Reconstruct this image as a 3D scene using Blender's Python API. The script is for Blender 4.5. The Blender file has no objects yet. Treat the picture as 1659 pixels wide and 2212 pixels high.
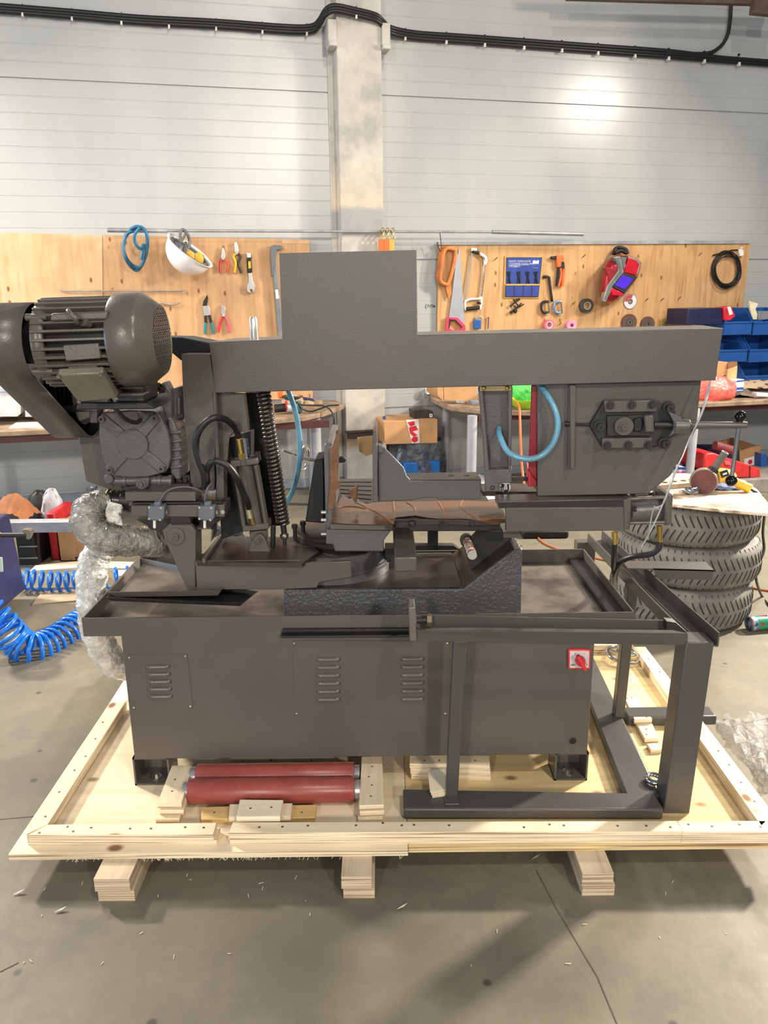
import bpy, bmesh, math, random
from mathutils import Vector as V, Matrix
R = random.Random(11)
SC = bpy.context.scene
COL = SC.collection
# ---------------------------------------------------------------- camera model
IW, IH, F = 1659, 2212, 1680.0
TH, RO, CZ = math.radians(15.5), 0.0112, 1.5
FWD = V((0, math.cos(TH), -math.sin(TH)))
UP0 = V((0, math.sin(TH), math.cos(TH)))
RT = V((1, 0, 0)) * math.cos(RO) - UP0 * math.sin(RO)
UP = UP0 * math.cos(RO) + V((1, 0, 0)) * math.sin(RO)
EYE = V((0, 0, CZ))


class Pl:
    """A plane in the room; calling it turns a photo position into the point on it."""
    def __init__(s, o, n):
        s.o, s.n = V(o), V(n).normalized()

    def __call__(s, x, y, d=0.0):
        r = FWD * F + RT * (x - IW / 2) - UP * (y - IH / 2)
        return EYE + r * ((s.o + s.n * d - EYE).dot(s.n) / r.dot(s.n))


def FR(Y): return Pl((0, Y, 0), (0, 1, 0))
def TOP(z): return Pl((0, 0, z), (0, 0, -1))
def SD(X): return Pl((X, 0, 0), (1, 0, 0))


TW = 0.236
WALL = Pl((0, 6.37, 0), (-TW, 1, 0))
WR = V((1, TW, 0)).normalized()          # along the wall, to the right
WN = WALL.n                              # into the wall
UZ = V((0, 0, 1))


def CR(ox, oy, s):
    return lambda *L: [(ox + L[i] / s, oy + L[i + 1] / s) for i in range(0, len(L), 2)]


def PX(*L): return [(L[i], L[i + 1]) for i in range(0, len(L), 2)]


def frame(ax):
    ax = V(ax).normalized()
    t = V((0, 0, 1)) if abs(ax.z) < .9 else V((1, 0, 0))
    a = ax.cross(t).normalized()
    return ax, a, ax.cross(a).normalized()


def smooth_path(P, k=6, closed=False):
    P = [V(p) for p in P]
    n = len(P)
    out = []
    for i in range(n if closed else n - 1):
        if closed:
            p0, p1, p2, p3 = P[i - 1], P[i], P[(i + 1) % n], P[(i + 2) % n]
        else:
            p0, p1, p2, p3 = P[max(i - 1, 0)], P[i], P[i + 1], P[min(i + 2, n - 1)]
        for j in range(k):
            t = j / k
            out.append(.5 * (2 * p1 + (p2 - p0) * t + (2 * p0 - 5 * p1 + 4 * p2 - p3) * t * t + (3 * p1 - p0 - 3 * p2 + p3) * t ** 3))
    if not closed:
        out.append(P[-1])
    return out


class MB:
    def __init__(s):
        s.bm = bmesh.new()

    def _f(s, vs, sm=False):
        try:
            f = s.bm.faces.new(vs)
            f.smooth = sm
            return f
        except ValueError:
            return None

    def ring(s, pts): return [s.bm.verts.new(p) for p in pts]

    def prism(s, pts, vec, sm=False):
        vec = V(vec)
        a = s.ring([V(p) for p in pts]); b = s.ring([V(p) + vec for p in pts])
        s._f(a); s._f(b[::-1])
        n = len(a)
        for i in range(n):
            s._f([a[i], b[i], b[(i + 1) % n], a[(i + 1) % n]], sm)
        return s

    def px(s, pl, poly, d0, d1, sm=False):
        return s.prism([pl(x, y, d0) for x, y in poly], pl.n * (d1 - d0), sm)

    def loft(s, A, B, cap=True):
        a = s.ring(A); b = s.ring(B); n = len(a)
        if cap: s._f(a); s._f(b[::-1])
        for i in range(n): s._f([a[i], b[i], b[(i + 1) % n], a[(i + 1) % n]])
        return s

    def box(s, x0, x1, y0, y1, z0, z1):
        return s.prism([(x0, y0, z0), (x1, y0, z0), (x1, y0, z1), (x0, y0, z1)], (0, y1 - y0, 0))

    def obox(s, c, a, b, d):
        c, a, b, d = V(c), V(a), V(b), V(d)
        return s.prism([c - a - b - d, c + a - b - d, c + a + b - d, c - a + b - d], d * 2)

    def bar(s, p0, p1, w, h, up=(0, 0, 1)):
        p0, p1 = V(p0), V(p1)
        ax = (p1 - p0).normalized()
        sd = ax.cross(V(up)).normalized(); u = sd.cross(ax)
        q = [sd * w / 2 + u * h / 2, -sd * w / 2 + u * h / 2, -sd * w / 2 - u * h / 2, sd * w / 2 - u * h / 2]
        return s.loft([p0 + k for k in q], [p1 + k for k in q])

    def tube(s, P, r, n=10, k=6, closed=False, raw=False, rfn=None):
        P = [V(p) for p in P] if raw else smooth_path(P, k, closed)
        m = len(P)
        ref = None; rings = []
        for i, p in enumerate(P):
            t = (P[(i + 1) % m] - P[i - 1]) if closed else (P[min(i + 1, m - 1)] - P[max(i - 1, 0)])
            t = t.normalized() if t.length > 1e-9 else V((0, 0, 1))
            if ref is None: ref = frame(t)[1]
            a = (ref - t * ref.dot(t))
            a = a.normalized() if a.length > 1e-6 else frame(t)[1]
            ref = a; b = t.cross(a)
            rr = r * (rfn(i / max(m - 1, 1)) if rfn else 1)
            rings.append(s.ring([p + (a * math.cos(6.28318 * j / n) + b * math.sin(6.28318 * j / n)) * rr for j in range(n)]))
        for i in range(m if closed else m - 1):
            A, B = rings[i], rings[(i + 1) % m]
            for j in range(n): s._f([A[j], A[(j + 1) % n], B[(j + 1) % n], B[j]], True)
        if not closed:
            s._f(rings[0]); s._f(rings[-1][::-1])
        return s

    def lathe(s, o, ax, prof, n=24, cap=True):
        o = V(o); ax, a, b = frame(ax)
        rings = []
        for r, h in prof:
            rings.append(s.ring([o + ax * h + (a * math.cos(6.28318 * j / n) + b * math.sin(6.28318 * j / n)) * max(r, 1e-4) for j in range(n)]))
        for A, B in zip(rings, rings[1:]):
            for j in range(n): s._f([A[j], A[(j + 1) % n], B[(j + 1) % n], B[j]], True)
        if cap:
            s._f(rings[0]); s._f(rings[-1][::-1])
        return s

    def ringsolid(s, o, ax, r0, r1, h0, h1, n=32):
        return s.lathe(o, ax, [(r0, h0), (r1, h0), (r1, h1), (r0, h1), (r0, h0)], n, cap=False)

    def cyl(s, p0, p1, r, r1=None, n=20):
        p0, p1 = V(p0), V(p1)
        return s.lathe(p0, p1 - p0, [(r, 0), (r if r1 is None else r1, (p1 - p0).length)], n)

    def hexa(s, p0, p1, r): return s.cyl(p0, p1, r, None, 6)

    def sph(s, c, r, k=(1, 1, 1), n=14):
        c = V(c); rings = []
        for i in range(1, n):
            th = math.pi * i / n
            rings.append(s.ring([c + V((r * k[0] * math.sin(th) * math.cos(6.28318 * j / (2 * n)), r * k[1] * math.sin(th) * math.sin(6.28318 * j / (2 * n)), r * k[2] * math.cos(th))) for j in range(2 * n)]))
        t = s.bm.verts.new(c + V((0, 0, r * k[2]))); b = s.bm.verts.new(c - V((0, 0, r * k[2])))
        for A, B in zip(rings, rings[1:]):
            for j in range(2 * n): s._f([A[j], A[(j + 1) % (2 * n)], B[(j + 1) % (2 * n)], B[j]], True)
        for j in range(2 * n):
            s._f([t, rings[0][j], rings[0][(j + 1) % (2 * n)]], True)
            s._f([b, rings[-1][(j + 1) % (2 * n)], rings[-1][j]], True)
        return s

    def torus(s, c, ax, RR, r, n=40, m=10, k=None):
        c = V(c); ax, a, b = frame(ax)
        k = k or (1, 1)
        return s.tube([c + a * RR * k[0] * math.cos(6.28318 * i / n) + b * RR * k[1] * math.sin(6.28318 * i / n) for i in range(n)], r, m, closed=True, raw=True)

    def helix(s, p0, p1, RR, r, turns, per=16, n=8, rfn=None):
        p0, p1 = V(p0), V(p1)
        ax, a, b = frame(p1 - p0)
        N = int(turns * per)
        P = []
        for i in range(N + 1):
            t = i / N; w = 6.28318 * turns * t
            P.append(p0 + (p1 - p0) * t + (a * math.cos(w) + b * math.sin(w)) * RR)
        return s.tube(P, r, n, raw=True)

    def coil(s, path, RR, r, turns, per=18, n=8):
        """helix wound round a curved path"""
        Q = smooth_path(path, 14)
        N = int(turns * per); P = []; ref = None
        for i in range(N + 1):
            t = i / N * (len(Q) - 1); j = min(int(t), len(Q) - 2); f = t - j
            c = Q[j].lerp(Q[j + 1], f); tg = (Q[min(j + 2, len(Q) - 1)] - Q[max(j - 1, 0)]).normalized()
            if ref is None: ref = frame(tg)[1]
            a = (ref - tg * ref.dot(tg)).normalized(); ref = a; b = tg.cross(a)
            w = 6.28318 * turns * i / N
            P.append(c + (a * math.cos(w) + b * math.sin(w)) * RR)
        return s.tube(P, r, n, raw=True)

    def grid(s, fn, nu, nv, sm=True, wrap=False):
        rows = [s.ring([fn(i / nu, j / nv) for j in range(nv + (0 if wrap else 1))]) for i in range(nu + 1)]
        m = nv if wrap else nv
        for A, B in zip(rows, rows[1:]):
            for j in range(m):
                k = (j + 1) % len(A)
                s._f([A[j], A[k], B[k], B[j]], sm)
        return s

    def jitter(s, amp, seed=1):
        r = random.Random(seed)
        for v in s.bm.verts: v.co += V((r.uniform(-1, 1), r.uniform(-1, 1), r.uniform(-1, 1))) * amp
        return s

    def build(s, name, mat, parent=None, bv=0.0, solid=0.0, sub=0, label=None, auto=None):
        bm = s.bm
        bmesh.ops.recalc_face_normals(bm, faces=bm.faces)
        me = bpy.data.meshes.new(name)
        if parent is None:
            xs = [v.co for v in bm.verts]
            lo = V((min(c.x for c in xs), min(c.y for c in xs), min(c.z for c in xs)))
            hi = V((max(c.x for c in xs), max(c.y for c in xs), max(c.z for c in xs)))
            off = V(((lo.x + hi.x) / 2, (lo.y + hi.y) / 2, lo.z))
        else:
            off = wl(parent)
        for v in bm.verts: v.co -= off
        bm.to_mesh(me); bm.free()
        if auto is not None:
            for p in me.polygons: p.use_smooth = True
            me.set_sharp_from_angle(angle=math.radians(auto))
        else:
            me.set_sharp_from_angle(angle=math.radians(50))
        me.materials.append(mat)
        o = bpy.data.objects.new(name, me); COL.objects.link(o)
        if parent is None: o.location = off
        else: o.parent = parent
        if solid:
            m = o.modifiers.new('solid', 'SOLIDIFY'); m.thickness = solid; m.offset = 0
        if bv:
            m = o.modifiers.new('bevel', 'BEVEL'); m.width = bv; m.segments = 2; m.limit_method = 'ANGLE'; m.angle_limit = math.radians(40)
        if sub:
            m = o.modifiers.new('sub', 'SUBSURF'); m.levels = sub; m.render_levels = sub
        if label: o['label'] = label
        return o


def wl(o):
    p = V((0, 0, 0))
    while o is not None:
        p = p + o.location; o = o.parent
    return p


def tag(o, label, cat, group=None, kind=None):
    o['label'] = label; o['category'] = cat
    if group: o['group'] = group
    if kind: o['kind'] = kind
    return o


def thing(name, label, cat, loc, group=None):
    o = bpy.data.objects.new(name, None); COL.objects.link(o)
    o.location = V(loc); o.empty_display_size = .1
    return tag(o, label, cat, group)


def struct(o):
    o['kind'] = 'structure'
    return o


def kids(o): return [c for c in COL.objects if c.parent == o]


def dup(o, loc=None, label=None, parent=None):
    c = o.copy(); COL.objects.link(c)
    if parent is not None: c.parent = parent
    if loc is not None: c.location = V(loc)
    if label: c['label'] = label
    for k in list(o.children): dup(k, parent=c)
    return c


def text(s, size, o, right, up, mat, parent=None, name='lettering', align='LEFT', ext=.0006):
    cu = bpy.data.curves.new(name, 'FONT'); cu.body = s; cu.size = size; cu.align_x = align; cu.extrude = ext
    t = bpy.data.objects.new(name, cu)
    COL.objects.link(t)
    dg = bpy.context.evaluated_depsgraph_get(); dg.update()
    me = bpy.data.meshes.new_from_object(t.evaluated_get(dg))
    bpy.data.objects.remove(t)
    right, up = V(right).normalized(), V(up).normalized()
    nn = right.cross(up)
    off = wl(parent) if parent else V((0, 0, 0))
    for v in me.vertices:
        c = v.co
        v.co = V(o) + right * c.x + up * c.y + nn * c.z - off
    me.materials.clear(); me.materials.append(mat)
    ob = bpy.data.objects.new(name, me); COL.objects.link(ob)
    if parent: ob.parent = parent
    return ob


# ---------------------------------------------------------------- materials
def lin(c):
    c = c / 255
    return c / 12.92 if c <= .04045 else ((c + .055) / 1.055) ** 2.4


def rgb(t): return (lin(t[0]), lin(t[1]), lin(t[2]), 1)


class Mt:
    def __init__(s, name):
        s.m = bpy.data.materials.new(name); s.m.use_nodes = True
        s.nt = s.m.node_tree; s.b = s.nt.nodes['Principled BSDF']
        s.tc = s.nt.nodes.new('ShaderNodeTexCoord')

    def n(s, t, **k):
        nd = s.nt.nodes.new(t)
        for a, v in k.items(): setattr(nd, a, v)
        return nd

    def l(s, a, b): s.nt.links.new(a, b)

    def mapped(s, scale, rot=(0, 0, 0), src='Object'):
        mp = s.n('ShaderNodeMapping'); mp.inputs['Scale'].default_value = scale; mp.inputs['Rotation'].default_value = rot
        s.l(s.tc.outputs[src], mp.inputs[0]); return mp.outputs[0]

    def noise(s, vec, scale, detail=4, rough=.55, dist=0):
        q = s.n('ShaderNodeTexNoise'); q.inputs['Scale'].default_value = scale; q.inputs['Detail'].default_value = detail
        q.inputs['Roughness'].default_value = rough; q.inputs['Distortion'].default_value = dist
        if vec is not None: s.l(vec, q.inputs['Vector'])
        else: s.l(s.tc.outputs['Object'], q.inputs['Vector'])
        return q.outputs['Fac']

    def ramp(s, fac, stops, interp='LINEAR'):
        r = s.n('ShaderNodeValToRGB'); r.color_ramp.interpolation = interp
        e = r.color_ramp.elements
        while len(e) < len(stops): e.new(.5)
        for i, (p, c) in enumerate(stops):
            e[i].position = p; e[i].color = rgb(c) if isinstance(c, tuple) else (c, c, c, 1)
        s.l(fac, r.inputs[0]); return r.outputs[0]

    def mix(s, fac, a, b, mode='MIX'):
        x = s.n('ShaderNodeMix', data_type='RGBA', blend_type=mode)
        for i, v in ((0, fac), (6, a), (7, b)):
            if hasattr(v, 'links'): s.l(v, x.inputs[i])
            elif isinstance(v, tuple): x.inputs[i].default_value = rgb(v)
            else: x.inputs[i].default_value = v if i == 0 else (v, v, v, 1)
        return x.outputs[2]

    def set(s, **k):
        for a, v in k.items():
            a = {'base': 'Base Color', 'rough': 'Roughness', 'metal': 'Metallic', 'trans': 'Transmission Weight', 'alpha': 'Alpha', 'spec': 'Specular IOR Level', 'coat': 'Coat Weight', 'ior': 'IOR', 'crough': 'Coat Roughness'}[a]
            if hasattr(v, 'links'): s.l(v, s.b.inputs[a])
            elif isinstance(v, tuple): s.b.inputs[a].default_value = rgb(v)
            else: s.b.inputs[a].default_value = v
        return s

    def bump(s, h, strength=.3, dist=.002):
        b = s.n('ShaderNodeBump'); b.inputs['Strength'].default_value = strength; b.inputs['Distance'].default_value = dist
        s.l(h, b.inputs['Height']); s.l(b.outputs[0], s.b.inputs['Normal']); return s


def mat(name, c, rough=.5, metal=0., var=.12, vs=9., bump=0., bs=120., bd=.002, c2=None, lo=.4, hi=.65, **kw):
    q = Mt(name)
    f = q.noise(None, vs, 5)
    if c2: base = q.ramp(f, [(lo, c), (hi, c2)])
    else:
        a = tuple(max(0, x * (1 - var)) for x in c); b = tuple(min(255, x * (1 + var)) for x in c)
        base = q.ramp(f, [(.3, a), (.7, b)])
    q.set(base=base, rough=rough, metal=metal, **kw)
    if bump: q.bump(q.noise(None, bs, 3), bump, bd)
    return q.m


def paint(name, c, rough, bump, bs, speck=.5, bd=.0015):
    q = Mt(name)
    f = q.noise(None, 4, 3)
    base = q.ramp(f, [(.3, tuple(x * .95 for x in c)), (.7, tuple(x * 1.04 for x in c))])
    sp = q.noise(None, 420, 2)
    base = q.mix(q.ramp(sp, [(.66, 0.), (.74, speck)]), base, tuple(min(255, x * 1.5) for x in c))
    base = q.mix(q.ramp(sp, [(.27, speck), (.34, 0.)]), base, tuple(x * .6 for x in c))
    q.set(base=base, rough=rough)
    q.bump(q.noise(None, bs, 3), bump, bd)
    return q.m


def plywood(name, c, c2, edge, knots=True, sx=1.0, axis=0):
    """face grain on flat faces, ply layers on the z-facing-sideways edges"""
    q = Mt(name)
    sc = (2.2, 26, 14) if axis == 0 else (26, 2.2, 14) if axis == 1 else (26, 26, 2.2)
    g = q.noise(q.mapped(sc), 1.0 * sx, 6, .6, .6)
    base = q.ramp(g, [(.25, c2), (.5, c), (.75, tuple(min(255, x * 1.06) for x in c))])
    big = q.noise(None, 3.1, 3)
    base = q.mix(q.ramp(big, [(.45, 0.), (.7, .35)]), base, tuple(x * .86 for x in c2))
    if knots:
        v = q.n('ShaderNodeTexVoronoi'); v.inputs['Scale'].default_value = 1.0
        s2 = (5, 8, .01) if axis == 0 else (8, 5, .01) if axis == 1 else (12, .01, 6.)
        q.l(q.mapped(s2), v.inputs['Vector'])
        base = q.mix(q.ramp(v.outputs['Distance'], [(.07, .9), (.14, 0.)]), base, (122, 76, 44))
    ge = q.n('ShaderNodeNewGeometry'); sep = q.n('ShaderNodeSeparateXYZ'); q.l(ge.outputs['True Normal'], sep.inputs[0])
    if axis != 2:
        ab = q.n('ShaderNodeMath', operation='ABSOLUTE'); q.l(sep.outputs['Z'], ab.inputs[0])
        lt = q.n('ShaderNodeMath', operation='LESS_THAN'); q.l(ab.outputs[0], lt.inputs[0]); lt.inputs[1].default_value = .6
        ly = q.noise(q.mapped((3, 3, 330)), 1.0, 2, .4, .15)
        ed = q.ramp(ly, [(.36, edge), (.48, tuple(x * .93 for x in c)), (.6, tuple(min(255, x * 1.04) for x in c))])
        base = q.mix(lt.outputs[0], base, ed)
    q.set(base=base, rough=.62, spec=.25)
    q.bump(g, .15, .002)
    return q.m
# ---------------------------------------------------------------- palette
PAINT = paint('charcoal_hammer_paint', (86, 82, 78), .31, .22, 190, .32)
PAINTB = paint('charcoal_stand_paint', (75, 73, 71), .33, .22, 190, .3)
CAST = paint('charcoal_cast_paint', (88, 86, 86), .34, .3, 150, .25, .002)
ROUGHC = paint('rough_cast_paint', (76, 76, 78), .3, .9, 95, .25, .005)
MOTOR = paint('gloss_motor_paint', (90, 84, 77), .3, .3, 120, .25, .002)
DARK = mat('dark_painted_steel', (34, 33, 34), .45, var=.2, bump=.2)
BLACK = mat('matt_black', (14, 14, 15), .55)
RUBBER = mat('black_rubber_hose', (34, 34, 37), .4, bump=.15, bs=300)
OILED = mat('oily_brown_steel', (60, 50, 45), .4, c2=(36, 31, 29), vs=7, bump=.25, bs=60)
TRAYFLOOR = mat('stained_tray_floor', (104, 97, 88), .42, c2=(52, 43, 39), vs=6, lo=.46, hi=.66, bump=.2, bs=80)
STEEL = mat('bare_steel', (186, 184, 182), .3, .7, var=.1)
CHROME = mat('chrome', (212, 212, 214), .12, 1., var=.02)
ZINC = mat('zinc_plated', (190, 188, 182), .32, 1., var=.1)
BRASS = mat('brass_fitting', (196, 164, 92), .3, 1., var=.12)
BLUEHOSE = mat('pale_blue_clear_hose', (112, 168, 196), .22, var=.1, trans=.15)
SPRING = mat('oily_black_spring', (96, 90, 86), .24, .7)
RED = mat('red_paint', (176, 34, 48), .35, var=.08)
ROLLER = mat('red_oxide_primer', (158, 80, 72), .33, c2=(138, 62, 58), vs=14, lo=.35, hi=.7, bump=.12, bs=60)
WAXP = mat('brown_waxed_paper', (116, 76, 48), .2, c2=(76, 50, 33), vs=4.5, lo=.35, hi=.7, bump=.25, bs=14, bd=.008)
WAXD = mat('brown_waxed_paper_dark', (120, 82, 56), .3, c2=(92, 60, 42), vs=16, bump=.4, bs=25, bd=.006)
PLASTICF = mat('dusty_wrapping_film', (226, 226, 222), .14, c2=(176, 174, 168), vs=26, lo=.35, hi=.7, bump=.9, bs=75, bd=.012, coat=.8)
PLASTICD = mat('dark_wrapping_film', (164, 162, 154), .12, c2=(84, 82, 78), vs=18, lo=.36, hi=.68, bump=.9, bs=70, bd=.012, coat=.8)
GREYSW = mat('blue_grey_switch_case', (98, 104, 112), .5, var=.06)
WHITEP = mat('white_plastic', (226, 226, 224), .4, var=.04)
BLACKG = mat('gloss_black_knob', (12, 12, 13), .08)
PLYX = plywood('plywood_lengthwise', (234, 217, 187), (222, 201, 167), (160, 132, 104), True, 1, 0)
PLYY = plywood('plywood_crosswise', (234, 217, 187), (222, 200, 167), (160, 132, 104), True, 1, 1)
PLYP = plywood('plywood_pale', (240, 228, 202), (228, 212, 180), (170, 144, 112), False, 1, 0)
PLYS = plywood('plywood_skid', (206, 188, 162), (170, 148, 122), (150, 124, 96), False, 1, 1)
PLYW = plywood('plywood_board_upright', (212, 178, 138), (192, 150, 108), (150, 120, 84), True, 1, 2)
WOODB = mat('worn_bench_top', (150, 128, 106), .6, c2=(112, 92, 74), vs=12, bump=.2)
CARD = mat('brown_cardboard', (186, 142, 98), .75, var=.06, bump=.1)
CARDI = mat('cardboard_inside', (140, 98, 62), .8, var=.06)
LEGW = mat('grey_white_bench_leg', (160, 163, 170), .4, var=.05)
DKRED = mat('dark_red_steel', (74, 34, 34), .5)
GREYM = mat('grey_board_edge', (150, 154, 160), .45)
TYRE = mat('dusty_tyre_rubber', (116, 114, 108), .75, c2=(90, 89, 86), vs=11, bump=.3, bs=90)
TYREG = mat('tyre_groove', (44, 40, 37), .85)
NAVY = mat('navy_machine_paint', (36, 38, 78), .45, var=.12, bump=.15)
BINB = mat('blue_bin_plastic', (34, 86, 160), .38, var=.08)
BINN = mat('navy_bin_plastic', (26, 30, 66), .45, var=.1)
AIRBLUE = mat('blue_air_hose', (22, 108, 206), .25, var=.08)
TEALHOSE = mat('teal_blue_hose', (34, 104, 140), .35, var=.1)
ORANGE = mat('orange_plastic', (226, 104, 44), .45, var=.06)
STRAPO = mat('orange_webbing', (206, 122, 64), .7, var=.15, bump=.3)
REDP = mat('red_handle', (206, 48, 56), .4, var=.06)
PINKP = mat('pink_plastic', (224, 108, 140), .35, var=.06)
YELP = mat('yellow_plastic', (222, 172, 44), .42, var=.08)
BLUEC = mat('blue_tool_roll_cloth', (36, 60, 140), .7, var=.12, bump=.2)
GOLDC = mat('mustard_binding', (206, 158, 66), .7, var=.1)
TEALP = mat('teal_handle', (22, 118, 124), .45)
CLOTHBR = mat('brown_rag', (150, 96, 62), .85, var=.15, bump=.3)
DISCB = mat('brown_grinding_disc', (96, 74, 66), .85, bump=.4, bs=300)
PURPLE = mat('violet_lens', (70, 40, 190), .08)
GREENB = mat('green_bag_film', (96, 214, 104), .35, var=.15, bump=.6, bs=20, bd=.02, trans=.3)
LIME = mat('lime_plastic', (150, 196, 44), .4)
REDBAG = mat('red_bag_film', (232, 84, 86), .3, c2=(240, 120, 100), vs=14, bump=.7, bs=22, bd=.02)
GLASS = mat('clear_glass', (240, 244, 244), .05, var=0., trans=1., ior=1.45)
FILM = mat('clear_film', (214, 216, 216), .12, var=.05, bump=1., bs=30, bd=.03, alpha=.34, coat=1.)
BLKFILM = mat('smoky_film', (66, 72, 84), .15, c2=(120, 126, 136), vs=12, bump=1., bs=25, bd=.03, alpha=.7, coat=1.)
SEAL = mat('dark_seam', (60, 62, 62), .6)
PRINT = mat('black_print', (24, 24, 26), .6)
PRINTW = mat('white_print', (200, 206, 220), .6)
PRINTR = mat('red_print', (206, 30, 48), .6)

# ---------------------------------------------------------------- the hall
q = Mt('concrete_floor')
n1 = q.noise(None, .9, 8, .62); n2 = q.noise(None, 5.5, 7, .6, .4); n3 = q.noise(None, 34, 4)
b = q.ramp(n1, [(.34, (100, 96, 84)), (.52, (119, 113, 98)), (.7, (136, 127, 108))])
b = q.mix(q.ramp(n2, [(.5, 0.), (.72, .55)]), b, (88, 86, 80))
b = q.mix(q.ramp(q.noise(q.mapped((1.2, .5, 1)), 2.1, 6, .6), [(.6, 0.), (.7, .3)]), b, (176, 172, 160))
b = q.mix(q.ramp(n3, [(.3, .25), (.5, 0.)]), b, (96, 92, 84))
vo = q.n('ShaderNodeTexVoronoi'); vo.inputs['Scale'].default_value = 5.5; q.l(q.tc.outputs['Object'], vo.inputs['Vector'])
b = q.mix(q.ramp(vo.outputs['Distance'], [(.05, .75), (.08, 0.)]), b, (52, 48, 44))
q.set(base=b, rough=q.ramp(n2, [(.3, .38), (.7, .6)]), spec=.35)
q.bump(n3, .12, .003)
FLOORM = q.m
q = Mt('ribbed_wall_panel')
n1 = q.noise(q.mapped((1, 1, .35)), 1.4, 6); n2 = q.noise(None, 22, 3)
b = q.ramp(n1, [(.35, (164, 167, 168)), (.6, (176, 178, 178))])
b = q.mix(q.ramp(q.noise(q.mapped((6, 6, 1.2)), 2., 5), [(.62, 0.), (.8, .3)]), b, (172, 166, 148))
q.set(base=b, rough=.29, spec=.6)
q.bump(n2, .03, .004)
WALLM = q.m
q = Mt('whitewashed_column')
n1 = q.noise(None, 5, 7, .62)
b = q.ramp(n1, [(.34, (162, 160, 156)), (.5, (186, 182, 174)), (.7, (200, 197, 190))])
sp = q.n('ShaderNodeSeparateXYZ'); q.l(q.tc.outputs['Object'], sp.inputs[0])
w = q.n('ShaderNodeMath', operation='ADD'); q.l(sp.outputs['Z'], w.inputs[0])
nz = q.n('ShaderNodeMath', operation='MULTIPLY'); q.l(n1, nz.inputs[0]); nz.inputs[1].default_value = .12; q.l(nz.outputs[0], w.inputs[1])
b = q.mix(q.ramp(w.outputs[0], [(0., 0.)] + [(.0, 0.)]), b, (150, 150, 152)) if False else b
mr = q.n('ShaderNodeMapRange'); q.l(w.outputs[0], mr.inputs[0]); mr.inputs[1].default_value = 0; mr.inputs[2].default_value = 4
b = q.mix(q.ramp(mr.outputs[0], [(.498, 0.), (.505, .75), (.545, .75), (.556, 0.)]), b, (146, 146, 150))
b = q.mix(q.ramp(mr.outputs[0], [(.545, 0.), (.556, .4), (.6, .1), (.66, 0.)]), b, (222, 196, 160))
b = q.mix(q.ramp(mr.outputs[0], [(.085, 0.), (.105, .8), (.12, .8), (.14, 0.)]), b, (120, 92, 60))
q.set(base=b, rough=.7); q.bump(n1, .2, .004)
COLM = q.m

m = MB(); g = 8
m.box(-7, 7.5, -3.5, 9.2, -.12, 0)
fl = struct(m.build('floor', FLOORM))
# expansion joint cut across the floor (thin dark strips lying in the slab surface)
# the wall: horizontal sandwich panels with pressed ribs, joints at two heights
prof = []
def wall_profile():
    P = []
    joints = [.616, 1.774, 2.932, 4.09]
    z = 0.0
    P.append((0., 0.))
    per = .1053
    zs = []
    k = -18
    z0 = 1.774
    while True:
        zz = z0 + k * per
        k += 1
        if zz > 4.7: break
        if zz < .03: continue
        zs.append(zz)
    for zz in zs:
        if any(abs(zz - j) < .03 for j in joints):
            P += [(zz - .007, 0.), (zz - .0055, .014), (zz + .0055, .014), (zz + .007, 0.)]
        else:
            P += [(zz - .0045, 0.), (zz - .002, .0018), (zz + .002, .0018), (zz + .0045, 0.)]
    P.append((4.75, 0.))
    return P
P = wall_profile()
m = MB()
A = V((-6.4, 6.37 - 6.4 * TW, 0)); B = V((7.4, 6.37 + 7.4 * TW, 0))
la = m.ring([A + UZ * z + WN * d for z, d in P]); lb = m.ring([B + UZ * z + WN * d for z, d in P])
for i in range(len(P) - 1): m._f([la[i], lb[i], lb[i + 1], la[i + 1]])
# back of the panel so that the wall has its real thickness
c = [A + WN * .12, B + WN * .12]
cv = m.ring([c[0], c[1], c[1] + UZ * 4.75, c[0] + UZ * 4.75])
m._f(cv); m._f([la[0], lb[0], cv[1], cv[0]]); m._f([la[-1], lb[-1], cv[2], cv[3]])
wl_ = m.build('wall_back', WALLM, auto=8); struct(wl_)
for md in list(wl_.modifiers): wl_.modifiers.remove(md)
# plinth along the foot of the wall
m = MB(); m.prism([A + UZ * .0 - WN * .0, B + UZ * .0, B - WN * .02, A - WN * .02], (0, 0, .07))
struct(m.build('baseboard_back', mat('grey_plinth', (150, 156, 166), .5)))
# steel column with flanges standing on the wall line
def wp(x, off=0.0, z=0.0):
    """point on the wall at room x, off metres in front of it"""
    t = V((x, 6.37 + TW * x, z)); return t - WN * off
m = MB()
xl, xr = WALL(724, 400, -.16).x, WALL(817, 400, -.16).x
cL, cR = V((xl, 0, 0)), V((xr, 0, 0))
pl0 = Pl((0, 6.37, 0) , WALL.n)
def wbox(mb, x0, x1, o0, o1, z0, z1):
    return mb.prism([wp(x0, o1, z0), wp(x1, o1, z0), wp(x1, o0, z0), wp(x0, o0, z0)], (0, 0, z1 - z0))
wbox(m, xl, xr, 0, .15, 0, 4.75)
wbox(m, xl - .045, xr + .0, 0, .02, 0, 4.75)
col = m.build('trim_1', COLM, bv=.006); struct(col); col['label'] = 'whitewashed steel column standing against the panel wall'
# its small bracket plates under the cables and the rusty clamp lower down
for sx in (xl - .03, xr + .03):
    m = MB(); wbox(m, sx - .03, sx + .03, .0, .17, 3.22, 3.36); wbox(m, sx - .028, sx + .028, .05, .19, 3.19, 3.22)
    m.build('bracket_plate', COLM, col, bv=.005)
m = MB(); wbox(m, xl - .005, xr + .01, .14, .19, .455, .47); wbox(m, xl + .01, xr - .01, .14, .175, .41, .455)
m.build('rusty_clamp', mat('rusty_clamp_steel', (60, 44, 36), .6, c2=(30, 26, 26)), col, bv=.003)
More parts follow.
